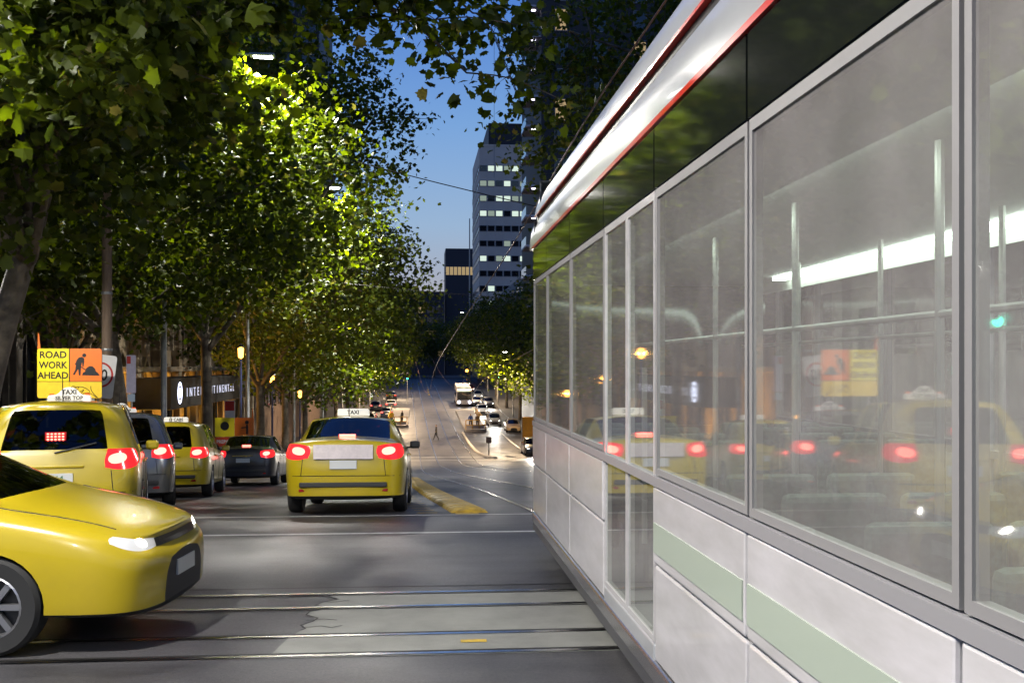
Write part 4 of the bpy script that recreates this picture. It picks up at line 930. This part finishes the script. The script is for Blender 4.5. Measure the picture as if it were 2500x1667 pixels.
def tree(label, base, fork, height, rad, nleaf, ls, shape, seed, limbs=7, group=None, cshift=(0, 0), sprays=(), nparts=0, lean=(0, 0), bottom=None, tr_r=.22, clus=.44, boxes=()):
    rng = np.random.default_rng(seed); x, y = base; z0 = zg(y) + .12
    t = thing('plane_tree', label, 'tree', (x, y, z0), 0, group)
    F = Vector((lean[0], lean[1], fork)); wood = MB()
    wood.tube(smooth_pts([(0, 0, -.1), (lean[0] * .25 + .05, lean[1] * .3, fork * .45), F], 5), list(np.linspace(tr_r * 1.15, tr_r * .8, 11)), 12)
    wood.build('trunk', BARK, t, smooth=True)
    cz = (height + (bottom or fork)) / 2; hz_ = (height - (bottom or fork)) / 2
    C = Vector((cshift[0], cshift[1], cz)); cen = []; brn = MB()
    def limb(p0, p1, r, sub):
        mid = (p0 + p1) / 2 + Vector(rng.normal(size=3)) * (p1 - p0).length * .09 + Vector((0, 0, .25))
        pts = smooth_pts([p0, mid, p1], 6); brn.tube(pts, list(np.linspace(r, r * .25, len(pts))), 7)
        for k in range(sub):
            q = pts[int(rng.integers(len(pts) // 3, len(pts)))]
            d = Vector(rng.normal(size=3)); d.z = d.z * .5; e = q + d.normalized() * rng.uniform(.8, 2.1) * rad / 6
            pp = smooth_pts([q, (q + e) / 2 + Vector((0, 0, .12)), e], 3); brn.tube(pp, list(np.linspace(r * .28, .008, len(pp))), 5, cap=False)
            cen.append(e); cen.append((q + e) / 2)
    for k in range(limbs):
        a = 2 * math.pi * (k + rng.uniform(-.3, .3)) / limbs; el_ = rng.uniform(-.35, .95)
        e = C + Vector((math.cos(a) * math.cos(el_) * rad * .85, math.sin(a) * math.cos(el_) * rad * .85, math.sin(el_) * hz_ * .85))
        limb(F - Vector((0, 0, rng.uniform(0, .6))), e, tr_r * .5, 9)
    for (a, b, n_, sp) in sprays:
        a, b = Vector(a) - Vector((x, y, z0)), Vector(b) - Vector((x, y, z0))
        limb(a, b, .06, n_)
        for k in range(n_): cen.append(a + (b - a) * rng.uniform(.1, 1) + Vector(rng.normal(size=3)) * sp)
    brn.build('limbs', BARK, t, smooth=True)
    ncl = max(20, nleaf // 26)
    while len(cen) < ncl:
        v = rng.normal(size=3); v /= np.linalg.norm(v); v *= rng.uniform(.35, 1.0) ** .6
        cen.append(C + Vector((v[0] * rad, v[1] * rad, v[2] * hz_)))
    cen = np.array([c[:] for c in cen])
    for (bx0, bx1, by0, by1, bz0, bz1, n_) in boxes:
        q = rng.uniform((bx0, by0, bz0), (bx1, by1, bz1), (n_, 3)) - np.array((x, y, z0)); cen = np.concatenate([cen, q])
    ctr = cen[rng.integers(0, len(cen), nleaf)] + rng.normal(size=(nleaf, 3)) * np.array((clus, clus, clus * .6))
    keep = np.ones(nleaf, bool); wp_ = ctr + np.array((x, y, z0))
    for A_, B_ in LAMP_GAPS:                 # leaves removed along the camera's sightline so the lamp heads show
        A_, B_ = np.array(A_), np.array(B_); d_ = B_ - A_
        t_ = np.clip(((wp_ - A_) @ d_) / (d_ @ d_), 0, 1); keep &= np.linalg.norm(wp_ - A_ - t_[:, None] * d_, axis=1) > .5
    ctr = ctr[keep]; nleaf = len(ctr)
    siz = ls * rng.uniform(.6, 1.25, nleaf)
    cr_ = leaf_cloud('crown', ctr, siz, rng, shape, t)
    if nparts:
        wpos = ctr + np.array((x, y, z0)); d = np.linalg.norm(wpos - np.array((0, 0, CH)), axis=1)
        vis = (wpos[:, 1] > 3) & (np.abs(wpos[:, 0] / wpos[:, 1] - .087) < .47); d[~vis] = 1e9
        for i in np.argsort(d)[:nparts]:
            o = link(bpy.data.objects.new('leaf', _leafme[i % 4]), t)
            o.location = ctr[i] + rng.normal(size=3) * .12; o.scale = [siz[i]] * 3; o.rotation_euler = (rng.normal() * .6, rng.normal() * .6, rng.uniform(0, 6.3))
    cr_['kind'] = 'stuff'
    return t
tree('big plane tree leaning over the road beside the traffic light, large lit leaves', (-7.75, 19.6), 4.6, 15.5, 6.6, 30000, .215, LB, 1, limbs=9, cshift=(-.4, -1.6), nparts=300, lean=(1.1, -.3), tr_r=.24, bottom=3.9,
     sprays=[((-6.6, 19, 4.6), (-4.2, 11.2, 6.6), 16, .7), ((-6.6, 19, 5), (-2.4, 12, 7.8), 16, .8), ((-6, 18, 5.5), (-5.0, 9.6, 5.6), 14, .6),
             ((-6.6, 19, 5.5), (-1.2, 17.5, 8.6), 16, .8), ((-1.2, 17.5, 8.6), (1.0, 19.5, 8.3), 7, .45), ((-1.4, 17.8, 8.0), (.9, 19.8, 7.3), 6, .35)])
tree('plane tree lit bright green by the street lamp over the wooden pole', (-8.0, 30.2), 4.2, 12.6, 6.2, 32000, .19, LM, 2, cshift=(.2, 0), nparts=300, lean=(-.3, 0), tr_r=.2, bottom=4.3)
tree('plane tree behind the parking sign with a dark leaning trunk', (-10.6, 37.5), 3.6, 12, 6.0, 13000, .18, LM, 3, lean=(-1.4, .4), tr_r=.17, bottom=5.2)
tree('tall dark plane tree standing against the sky beside the lamp with bright crown', (-8.6, 45), 5.5, 20.5, 7.6, 30000, .2, LM, 4, cshift=(.9, 0), tr_r=.24, bottom=6)
tree('glowing yellow green plane tree under the second street lamp', (-8.0, 56), 4.5, 14.6, 7.2, 22000, .19, LM, 5, cshift=(1.8, 0), tr_r=.22, bottom=4.2)
for k_, (x, y, h, r_) in enumerate([(-8.2, 68, 16, 7.6), (-8.4, 82, 17, 8.2), (-8.2, 97, 18.5, 8.4), (-8.4, 113, 17, 8.2), (-8.4, 131, 17, 8.4), (-8.4, 152, 17, 8.4), (-8.8, 176, 16, 8.0), (-8.8, 203, 15, 8.0), (-9.2, 232, 15, 8.0), (-9.2, 262, 14, 8)]):
    tree('dark plane tree in the long row down the hotel side', (x, y), 5.0, h, r_, 9500, .27, LS, 20 + k_, group='dark street trees on the hotel side', tr_r=.22, cshift=(.8, 0), bottom=4.6, clus=.75)
tree('dark plane tree spreading over the tram roof before the black tower', (13.6, 37), 6, 18.5, 9.8, 21000, .21, LM, 6, cshift=(-1.2, 0), tr_r=.26, bottom=7.2)
for k_, (x, y, h, r_) in enumerate([(13.9, 62, 15, 7), (13.9, 84, 15, 7), (13.9, 108, 17.5, 8.6), (13.9, 124, 18, 8.8), (13.9, 146, 17, 8.4), (13.9, 168, 17, 8.4), (14.2, 194, 16, 8.2), (14.2, 222, 15, 8.2), (14.2, 252, 15, 8.2)]):
    tree('dark plane tree in the row along the far footpath', (x, y), 5.0, h, r_, 9500, .27, LS, 40 + k_, group='dark street trees on the far footpath', tr_r=.22, cshift=(-.6, 0), bottom=4.4, clus=.75)
for k_, (x, y, h, r_) in enumerate([(-6, 300, 16, 9), (5, 312, 17, 9), (14, 300, 16, 9), (-1, 330, 17, 9)]):
    tree('dark tree closing the view at the top of the hill', (x, y), 4, h, r_, 6000, .42, LS, 60 + k_, group='trees at the hilltop', bottom=3, clus=1.0)

# ================================================================== BUILDINGS
GOLD = mat('sandstone', (.30, .235, .15), .75, col2=(.42, .34, .23), nscale=1.2, bump=.4, bscale=10)
DSTONE = mat('dark_stone', (.11, .095, .08), .8, col2=(.17, .15, .125), nscale=1.2, bump=.4, bscale=10)
WIN = mat('window_glass_dark', (.012, .014, .018), .08, spec=.8)
LITW = emit('window_lit_white', (.82, 1, .86), .85); LITW2 = emit('window_lit_dim', (.6, .75, .62), .42); LITY = emit('window_lit_warm', (1, .72, .34), .4)
def arch(cx, zb_, w_, h_, n=7):
    zs = zb_ + h_ - w_ * .85; P_ = [(cx + w_ / 2, zb_), (cx + w_ / 2, zs)]
    for k in range(1, n):
        a = R(60) * k / n; P_.append((cx - w_ / 2 + w_ * math.cos(a), zs + w_ * math.sin(a)))
    P_.append((cx, zs + w_ * math.sin(R(60))))
    P_ += [(2 * cx - px, pz_) for px, pz_ in P_[:-1][::-1]]
    return P_
def gothic(label, xf, y0, y1, h, m, bay=4.4, depth=14, name='stone_building', storeys=3):
    zb_ = min(zg(y0), zg(y1)) - .3; zt_ = max(zg(y0), zg(y1)) + h
    t = thing(name, label, 'building', (xf, y0, 0))
    MB().box(-depth, 0, 0, y1 - y0, zb_, zt_).build('wall', m, t)
    n = int((y1 - y0) / bay)
    for k in range(n + 1):
        yk = k * (y1 - y0) / n
        p = MB(); p.box(.002, .42, yk - .32, yk + .32, zb_, zt_ - 2.2); p.box(.003, .55, yk - .42, yk + .42, zb_, zg(y0 + yk) + 1.2); p.box(.004, .30, yk - .22, yk + .22, zt_ - 2.2, zt_ - .6)
        p.build('buttress', m, t, bevel=.03)
        if k == n: break
        yc = yk + (y1 - y0) / n / 2; zgk = zg(y0 + yc) + .14
        for s_ in range(storeys):
            zz = zgk + (.6, 6.4, 11.2)[s_]; hh = (5.0, 3.8, 3.2)[s_]; ww = ((1.25, 2) if s_ != 0 else (2.5, 1))
            for j in range(ww[1]):
                cy = yc + (j - (ww[1] - 1) / 2) * 1.55
                if zz + hh > zt_ - .5: continue
                out = arch(cy, zz, ww[0], hh); inn_ = arch(cy, zz, ww[0] - .36, hh - .22)
                fr = MB(); k2 = len(out)
                v = [(.003, a, b) for a, b in out] + [(.22, a, b) for a, b in out] + [(.22, a, b) for a, b in inn_] + [(.003, a, b) for a, b in inn_]
                f = [(i + r_ * k2, (i + 1) + r_ * k2, (i + 1) + (r_ + 1) * k2, i + (r_ + 1) * k2) for r_ in range(3) for i in range(k2 - 1)]
                fo = fr.add(v, f).build('arched_window', m, t)
                MB().add([(.02, a, b) for a, b in inn_], [tuple(range(k2))]).build('pane', WIN, fo)
                MB().box(.03, .10, cy - .04, cy + .04, zz, zz + hh - .35).build('mullion', m, fo)
    for zz in (5.9, 10.9): 
        zz += zg((y0 + y1) / 2)
        if zz < zt_ - 1: MB().box(.001, .5, 0, y1 - y0, zz, zz + .28).build('cornice', m, t, bevel=.05)
    MB().box(.001, .62, -.1, y1 - y0 + .1, zt_ - .6, zt_).build('parapet', m, t, bevel=.05)
    return t
gothic('dark stone church with buttresses and pointed windows behind the road work sign', -14.5, 20.5, 43, 15, DSTONE, 3.2)
gothic('gold lit stone hotel with pointed arches behind the trees', -13.5, 43.6, 88, 17, GOLD, 4.4)
# hotel awning with name
aw = thing('hotel_awning', 'black hotel awning with glowing INTERCONTINENTAL letters and round emblem', 'awning', (-13.48, 50, 0))
za = zg(62) + 4.15
MB().box(.56, 2.35, .2, 30, za - .25, za + 1.2).build('canopy', mat('awning_black', (.004, .004, .005), .7), aw, bevel=.03)
for yy in (4, 12, 20, 28): MB().tube([(2.2, yy, zg(50 + yy) + .1), (2.2, yy, za - .2)], .06, 8).build('post', DARK, aw)
LET = emit('letter_glow', (.75, .78, 1), .9)
for k_, ch in enumerate('INTERCONTINENTAL'):
    text('letter', ch, .62, (2.36, 3.6 + k_ * .88, za + .45), (R(90), 0, R(90)), LET, aw, .01, 1.35)
ring = MB(); ro = [(2.0 + .50 * math.cos(a), za + .48 + .52 * math.sin(a)) for a in np.linspace(0, 2 * math.pi, 25)[:-1]]; ri = [(2.0 + .34 * math.cos(a), za + .48 + .38 * math.sin(a)) for a in np.linspace(0, 2 * math.pi, 25)[:-1]]
ring.add([(2.362, a, b) for a, b in ro + ri], [(i, (i + 1) % 24, 24 + (i + 1) % 24, 24 + i) for i in range(24)]).build('emblem_ring', emit('emblem_glow', (.7, .75, 1), 4), aw)
for dz in (-.14, .14): MB().box(2.355, 2.37, 2.0 + dz - .06, 2.0 + dz + .06, za + .25, za + .71).build('emblem_bar', emit('emblem_glow', (.7, .75, 1), 4), aw)
for k_, y in enumerate((46.5, 50.5, 56, 62, 68.5, 75)):
    up = thing('uplight', 'small black floodlight at the hotel wall', 'floodlight', (-12.2, y, zg(y) + .14), 0, 'hotel floodlights')
    MB().box(-.15, .15, -.12, .12, 0, .22).build('housing', DARK, up, bevel=.02); MB().box(-.11, .11, -.09, .09, .221, .235).build('lens', emit('amber_glow', (1, .42, .06), 9), up)
    lamp_light('flood', (0, 0, .26), 1900, (1, .50, .07), .22, up, 'SPOT', (0, R(180) - R(-12), 0), R(125), .7)
up = thing('uplight', 'small floodlight at the foot of the dark church', 'floodlight', (-13.2, 33.5, zg(33.5) + .14)); MB().box(-.15, .15, -.12, .12, 0, .22).build('housing', DARK, up, bevel=.02); MB().box(-.11, .11, -.09, .09, .221, .235).build('lens', emit('amber_glow', (1, .42, .06), 9), up)
lamp_light('flood', (0, 0, .26), 300, (1, .68, .35), .22, up, 'SPOT', (0, R(192), 0), R(125), .7)

def block(name, label, x0, x1, y0, y1, zt_, m, floors, z1, dz, wh, ncol, side=None, lit=lambda i, j: 0, faces=('front',), wfrac=.8, inset=.12, group=None):
    zb_ = min(zg(y0), zg(y1)) - .5; t = thing(name, label, 'building', (x0, y0, 0), 0, group)
    MB().box(0, x1 - x0, 0, y1 - y0, zb_, zt_).build('wall', m, t)
    ml = [WIN, LITW, LITW2, LITY]
    for fc in faces:
        Wd = (x1 - x0) if fc == 'front' else (y1 - y0)
        cw = Wd / ncol[fc]
        pm_ = {}
        for i in range(floors):
            z = z1 + i * dz
            for j in range(ncol[fc]):
                a = cw * (j + (1 - wfrac) / 2); b = a + cw * wfrac
                k = lit(i, j) if fc == 'front' else 0
                # pane with a proud frame
                P_ = [(a, z), (b, z), (b, z + wh), (a, z + wh)]
                f = .1; ip_ = [(a + f, z + f), (b - f, z + f), (b - f, z + wh - f), (a + f, z + wh - f)]
                def q(a_, b_, d): return (a_, -d, b_) if fc == 'front' else ((-d, a_, b_) if fc == 'left' else (x1 - x0 + d, a_, b_))
                v = [q(*p, .003) for p in P_] + [q(*p, .09) for p in P_] + [q(*p, .09) for p in ip_] + [q(*p, .003) for p in ip_]
                fr = MB().add(v, [(i_ + 4 * r_, (i_ + 1) % 4 + 4 * r_, (i_ + 1) % 4 + 4 * (r_ + 1), i_ + 4 * (r_ + 1)) for r_ in range(3) for i_ in range(4)]).build('window', mat('window_frame', (.2, .2, .2), .5) if fc == 'front' else m, t)
                MB().add([q(*p, .02) for p in ip_], [(0, 1, 2, 3)]).build('pane', ml[k], fr)
    return t
OFF = mat('office_panel', (.66, .56, .46), .7, col2=(.74, .64, .53), nscale=.4); 
def litof(i, j):
    row = [[0, 1, 0, 0, 2], [0, 0, 0, 0, 0], [1, 0, 2, 1, 0], [0, 0, 0, 2, 0], [0, 0, 0, 0, 0], [1, 2, 1, 0, 1], [2, 0, 1, 1, 2], [2, 2, 0, 1, 0], [0, 1, 1, 2, 1]]
    return row[i % 9][j % 5]
ot = block('office_tower', 'grey office tower with lit window bands rising over the far footpath trees', 14.9, 42, 260, 291, 55.3, OFF, 11, 13.0, 3.62, 1.45, {'front': 14, 'left': 6}, lit=lambda i, j: litof(i - 2, j), faces=('front', 'left'), wfrac=.9)
MB().box(.0 + 2.4, 24, 2, 26, 55.2, 61.3).build('roof_plant_room', mat('plant_dark', (.02, .02, .026), .6), ot)
MB().box(-.05, 27.2, -.1, .1, 55.2, 55.7).build('parapet', OFF, ot)
tag(MB().tube([(19.0, 390, 10), (19.0, 390, 58)], [.35, .25], 8).build('mast', GREY), 'thin grey mast standing left of the office tower', 'mast') if False else None
ms = thing('mast', 'thin pale mast beside the grey office tower', 'mast', (12.2, 252, zg(252))); MB().tube([(0, 0, 0), (0, 0, 38)], [.22, .12], 8).build('shaft', GREY, ms)
bb = block('dark_office_block', 'low dark block with one warm lit storey at the end of the street', 10.6, 24, 405, 425, 46.5, mat('block_dark', (.03, .03, .04), .6), 1, 36.5, 3, 3.2, {'front': 9}, lit=lambda i, j: 3, wfrac=.94)
bt = block('apartment_tower', 'black apartment tower with glowing white balconies behind the dark tree', 13.6, 40, 118, 140, 62, mat('tower_black', (.022, .021, .022), .6, nz=.2, nscale=.5), 17, 2.6, 3.3, 2.5, {'front': 6}, lit=lambda i, j: 3 if (i, j) in ((11, 0), (8, 0), (10, 2), (6, 1), (13, 3)) else 0, wfrac=.34)
BAL = mat('balcony_slab', (.5, .48, .52), .6)
for i in range(17):
    z = 2.0 + i * 3.3
    bo = MB().box(-1.7, -.003, .2, 5.5, z, z + .2).build('balcony', BAL, bt)
    MB().box(-1.68, -1.64, .25, 5.45, z + .2, z + 1.15).build('balustrade', glass('balcony_glass', (.6, .65, .7), .05), bo)
    MB().box(-.9, -.5, 1.2, 1.6, z - .05, z - .002).build('soffit_light', emit('soffit_glow', (.85, .8, 1), 9), bo)
tl = block('dark_tower', 'tall black tower mostly hidden behind the leaves against the blue sky', -40, -13.6, 152, 176, 88, mat('tower_black', (.022, .021, .022), .6), 20, 3, 4, 2.4, {'front': 9}, lit=lambda i, j: 2 if (i, j) in ((7, 8), (9, 7), (5, 8)) else 0, wfrac=.7)
gb = mat('brick_brown', (.16, .11, .085), .8, nz=.3, nscale=2)
for k_, (y0, y1, h) in enumerate([(90, 120, 16), (121, 151, 20), (178, 215, 24), (216, 260, 22), (261, 320, 24)]):
    b_ = block('shop_building', 'brown street building behind the tree row on the hotel side', -34, -13.4, y0, y1, zg(y0) + h, gb, 4, zg(y1) + 4.5, 3.6, 2.1, {'right': 8, 'front': 5}, faces=('right',), group='brown buildings on the hotel side', wfrac=.6)
for k_, (y0, y1, h) in enumerate([(16.5, 44, 20), (45, 78, 24), (79, 117, 18), (141, 180, 20), (181, 258, 22)]):
    b_ = block('street_building', 'pale street building behind the trees beyond the tram', 18.2, 40, y0, y1, zg(y0) + h, mat('render_pale', (.33, .31, .28), .8, nz=.15, nscale=1), 4, zg(y1) + 4.8, 3.6, 2.1, {'left': 8}, faces=('left',), group='pale buildings beyond the tram', wfrac=.6)
block('end_building', 'dark building closing the street beyond the hill', -30, 10, 400, 420, 30, mat('block_dark', (.03, .03, .04), .6), 5, 6, 4, 2.4, {'front': 12}, lit=lambda i, j: 3 if (i * 7 + j * 3) % 11 == 0 else 0)

# luffing crane
cn = thing('tower_crane', 'dark lattice crane boom leaning against the sky left of the black tower', 'crane', (22.5, 205, zg(205)))
CRM = mat('crane_steel', (.06, .07, .09), .5); zc = -zg(205)
def lattice(a, b, wd, n, nm):
    a, b = Vector(a), Vector(b); d = (b - a).normalized(); s1 = d.cross(Vector((0, 1, 0))).normalized(); s2 = d.cross(s1); q = MB()
    cs = [(1, 1), (1, -1), (-1, -1), (-1, 1)]
    for c in cs: q.tube([a + (s1 * c[0] + s2 * c[1]) * wd / 2, b + (s1 * c[0] + s2 * c[1]) * wd / 2], .09, 5)
    for k in range(n):
        p0, p1 = a + (b - a) * (k / n), a + (b - a) * ((k + 1) / n)
        for i in range(4):
            c, e = cs[i], cs[(i + 1) % 4]
            q.tube([p0 + (s1 * c[0] + s2 * c[1]) * wd / 2, p1 + (s1 * e[0] + s2 * e[1]) * wd / 2], .05, 4)
    q.build(nm, CRM, cn)
lattice((0, 0, 0), (0, 0, zc + 47), 1.8, 20, 'mast'); lattice((0, 0, zc + 47), (-8.0, 0, zc + 67), 1.3, 16, 'boom')
MB().box(-1.5, 1.5, -1.5, 1.5, zc + 45.5, zc + 48).build('slewing_cab', CRM, cn); MB().box(1.5, 4, -1, 1, zc + 46, zc + 48).build('counterweight', CRM, cn)
MB().tube([(1.5, 0, zc + 48), (1.0, 0, zc + 55)], .2, 6).build('a_frame', CRM, cn); MB().tube([(1.0, 0, zc + 55), (-7.8, 0, zc + 67)], .05, 5).build('stay_rope', CRM, cn)
MB().lathe([(.02, -.3), (.3, 0), (.02, .3)], 8, 0, Matrix.Translation((-8, 0, zc + 68.2))).build('warning_light', emit('crane_red', (1, .1, .08), 8), cn)
MB().tube([(-7.9, 0, zc + 66.5), (-7.9, 0, zc + 38)], .04, 4).build('hoist_rope', CRM, cn)

# ================================================================== TRAM STOPS, FAR TRAM, PEOPLE
RAILY = mat('railing_yellow', (.62, .34, .03), .45); PLT = mat('platform_concrete', (.32, .3, .29), .8, nz=.15, nscale=1)
def platform(label, x0, x1, y0, y1):
    z = zg(y0); t = thing('tram_stop', label, 'tram stop', (x0, y0, 0)); wd = x1 - x0
    v = []; ys = list(np.arange(y0, y1 + .1, 2.)); f = []
    for i, y in enumerate(ys):
        zz = zg(y); v += [(0, y - y0, zz - .1), (wd, y - y0, zz - .1), (wd, y - y0, zz + .3), (0, y - y0, zz + .3)]
        if i: a = 4 * i - 4; b = 4 * i; f += [(a + 3, a + 2, b + 2, b + 3), (a + 1, b + 1, b + 2, a + 2), (a, a + 3, b + 3, b)]
    f += [(0, 1, 2, 3)]; MB().add(v, f).build('platform', PLT, t)
    q = [(0.1, .15), (wd - .1, .15)]
    for k in range(4):
        x = .1 + (wd - .2) * k / 3; MB().box(x - .05, x + .05, .1, .2, z + .3, z + 1.4).build('post', RAILY, t)
    for zz in (.75, 1.35): MB().box(.15, wd - .15, .12, .18, z + zz, z + zz + .09).build('rail', RAILY, t)
    MB().box(.2, wd - .2, .201, .215, z + .36, z + .8).build('end_panel', mat('panel_grey', (.4, .38, .42), .5), t)
    side = 0.12 if x0 < 0 else wd - .12
    for k in range(8):
        yy = .2 + k * 3; MB().box(side - .04, side + .04, yy, yy + .08, zg(y0 + yy) + .3, zg(y0 + yy) + 1.4).build('post', RAILY, t)
        if k: MB().tube([(side, yy - 3, zg(y0 + yy - 3) + 1.38), (side, yy, zg(y0 + yy) + 1.38)], .04, 6).build('rail', RAILY, t)
    return t
platform('tram stop platform with yellow railings on the red tail lamp side', -3.75, -1.15, 136, 166)
platform('tram stop platform with yellow railings on the headlamp side', 5.75, 8.35, 130, 162)
# white separator kerb on the far side
sp = smooth_pts([(5.4, 128, 0), (5.45, 115, 0), (5.6, 104, 0), (6.1, 97.5, 0), (6.9, 95, 0)], 5)
ribb = MB()
pts = [Vector((p.x, p.y, zg(p.y) + .05)) for p in sp]; ribb.tube(pts, .16, 8)
tag(ribb.build('separator_kerb', mat('kerb_white', (.5, .45, .38), .6, nz=.3, nscale=2), smooth=True), 'pale rounded separator kerb curving in front of the headlamp side platform', 'kerb')
md_ = thing('median_sign', 'small brown sign board on a thin post on the separator kerb', 'sign', (6.5, 98.2, zg(98.2))); MB().tube([(0, 0, 0), (0, 0, 1.75)], .05, 8).build('post', DARK, md_); MB().prism(rrect(-.24, .24, 1.2, 1.75, .04), -.07, -.05).build('sign_plate', mat('sign_brown', (.14, .09, .08), .5), md_)
hd_ = thing('hoarding', 'orange site hoarding standing at the kerb behind the black parked car', 'hoarding', (10.9, 112, zg(112)))
for k in range(4): MB().box(.02 + k * 1.2, 1.18 + k * 1.2, 0, .08, .05, 2.9).build('panel', mat('hoarding_orange', (.5, .24, .02), .5, nz=.2, nscale=2), hd_)
for k in range(5): MB().box(-.04 + k * 1.2, .02 + k * 1.2, -.02, .12, 0, 3.0).build('post', GREY, hd_)
# far bus
ft = thing('bus', 'white bus with lit yellow-green destination display coming down beyond the platform', 'bus', (7.5, 172, zg(172)), 0); ft.rotation_euler = (math.atan(.045), 0, 0)
prof = [(-1.22, .35), (1.22, .35), (1.26, 1.4), (1.24, 2.7), (1.12, 3.08), (-1.12, 3.08), (-1.24, 2.7), (-1.26, 1.4)]
MB().prism(prof, .3, 12.3).build('body', TW, ft, bevel=.08)
MB().prism([(-1.12, 1.15), (1.12, 1.15), (1.14, 2.35), (-1.14, 2.35)], .27, .32).build('windscreen', TBLK, ft); MB().box(-.85, .85, .26, .33, 2.5, 2.9).build('destination_display', emit('display_glow', (.75, 1, .55), 2.2), ft)
for x in (-1.0, 1.0):
    MB().lathe([(0, 0), (.13, 0), (.13, .05), (0, .07)], 10, 0, Matrix.Translation((x, .3, 2.72)) @ Matrix.Rotation(R(90), 4, 'X')).build('marker_lamp', emit('marker_glow', (1, .75, .4), 6), ft)
for x in (-.85, .85): MB().lathe([(0, 0), (.16, 0), (.16, .05), (0, .07)], 12, 0, Matrix.Translation((x, .3, .75)) @ Matrix.Rotation(R(90), 4, 'X')).build('headlamp', emit('cool_headlamp', (.75, .8, 1), 26), ft)
for k in range(6):
    for s_ in (-1, 1): MB().box(s_ * 1.265 - .01, s_ * 1.265 + .01, 1.2 + k * 1.8, 2.85 + k * 1.8, 1.35, 2.45).build('side_window', TBLK, ft)
for yy in (2.6, 9.2):
    for s_ in (-1, 1): MB().lathe([(0, -.14), (.46, -.14), (.48, 0), (.46, .14), (0, .14)], 20, 0, Matrix.Translation((s_ * 1.1, yy, .48)) @ Matrix.Rotation(R(90), 4, 'Y')).build('wheel', TYRE, ft)
for s_ in (-1, 1): MB().box(s_ * 1.45 - .1, s_ * 1.45 + .1, .1, .25, 1.9, 2.3).build('mirror', DARK, ft)

def person(label, x, y, rz, top, leg, dz=0., walk=0., arm=.0):
    vts = [(0, 0, .95), (0, 0, 1.2), (0, .01, 1.42), (0, .01, 1.52), (0, .02, 1.64), (0, .03, 1.74),
           (.19, 0, 1.40), (.25, .03 + arm * .3, 1.13), (.25, .12 + arm, .92), (-.19, 0, 1.40), (-.25, .0, 1.13), (-.24, .1, .90),
           (.1, 0, .9), (.12, .06 + walk * .4, .5), (.12, walk, .09), (.12, walk + .14, .05), (-.1, 0, .9), (-.12, .02 - walk * .3, .5), (-.12, -walk, .09), (-.12, -walk + .14, .05)]
    ed = [(0, 1), (1, 2), (2, 3), (3, 4), (4, 5), (2, 6), (6, 7), (7, 8), (2, 9), (9, 10), (10, 11), (0, 12), (12, 13), (13, 14), (14, 15), (0, 16), (16, 17), (17, 18), (18, 19)]
    rr = [.15, .15, .14, .065, .10, .075, .075, .055, .04, .075, .055, .04, .1, .075, .05, .045, .1, .075, .05, .045]
    me = bpy.data.meshes.new('p'); me.from_pydata(vts, ed, []); o = bpy.data.objects.new('p', me); COL.objects.link(o)
    sk_ = o.modifiers.new('s', 'SKIN'); o.modifiers.new('u', 'SUBSURF').levels = 1
    for i, v in enumerate(me.skin_vertices[0].data): v.radius = (rr[i], rr[i] * (.72 if i < 3 else 1)); v.use_root = (i == 0)
    bpy.context.view_layer.update()
    em = bpy.data.meshes.new_from_object(o.evaluated_get(bpy.context.evaluated_depsgraph_get())); bpy.data.objects.remove(o)
    em.materials.clear()
    for m_ in (mat('skin', (.45, .3, .22), .6), mat('cloth_%.2f_%.2f_%.2f' % top, top, .85), mat('cloth_%.2f_%.2f_%.2f' % leg, leg, .85), mat('hair_dark', (.03, .02, .015), .6)): em.materials.append(m_)
    for p in em.polygons:
        c = p.center; p.use_smooth = True
        p.material_index = 3 if c.z > 1.70 or (c.z > 1.6 and c.y < 0) else (0 if c.z > 1.5 or (abs(c.x) > .2 and c.z < .98) else (1 if c.z > .93 else 2))
    po = link(bpy.data.objects.new('person', em)); po.location = (x, y, zg(y) + dz); po.rotation_euler = (0, 0, rz)
    return tag(po, label, 'person')
person('person in bright yellow vest standing at the platform railing', -3.2, 137.2, R(180), (.62, .45, .03), (.05, .05, .06), .3)
person('person in black coat standing on the tail lamp side platform', -1.9, 138.4, R(120), (.012, .012, .015), (.012, .012, .015), .3)
person('person in pale shirt beside the platform with red tail lamps', -4.5, 133, R(190), (.5, .48, .5), (.1, .1, .14), 0, .15)
person('person in blue jacket on the headlamp side platform', 6.5, 131.8, R(170), (.03, .08, .3), (.02, .02, .03), .3)
person('person in brown coat on the headlamp side platform', 7.3, 131.4, R(200), (.1, .06, .035), (.02, .02, .03), .3)
person('person in dark clothes walking across the tram rails', 2.1, 119, R(90), (.05, .045, .04), (.03, .03, .03), 0, .28)
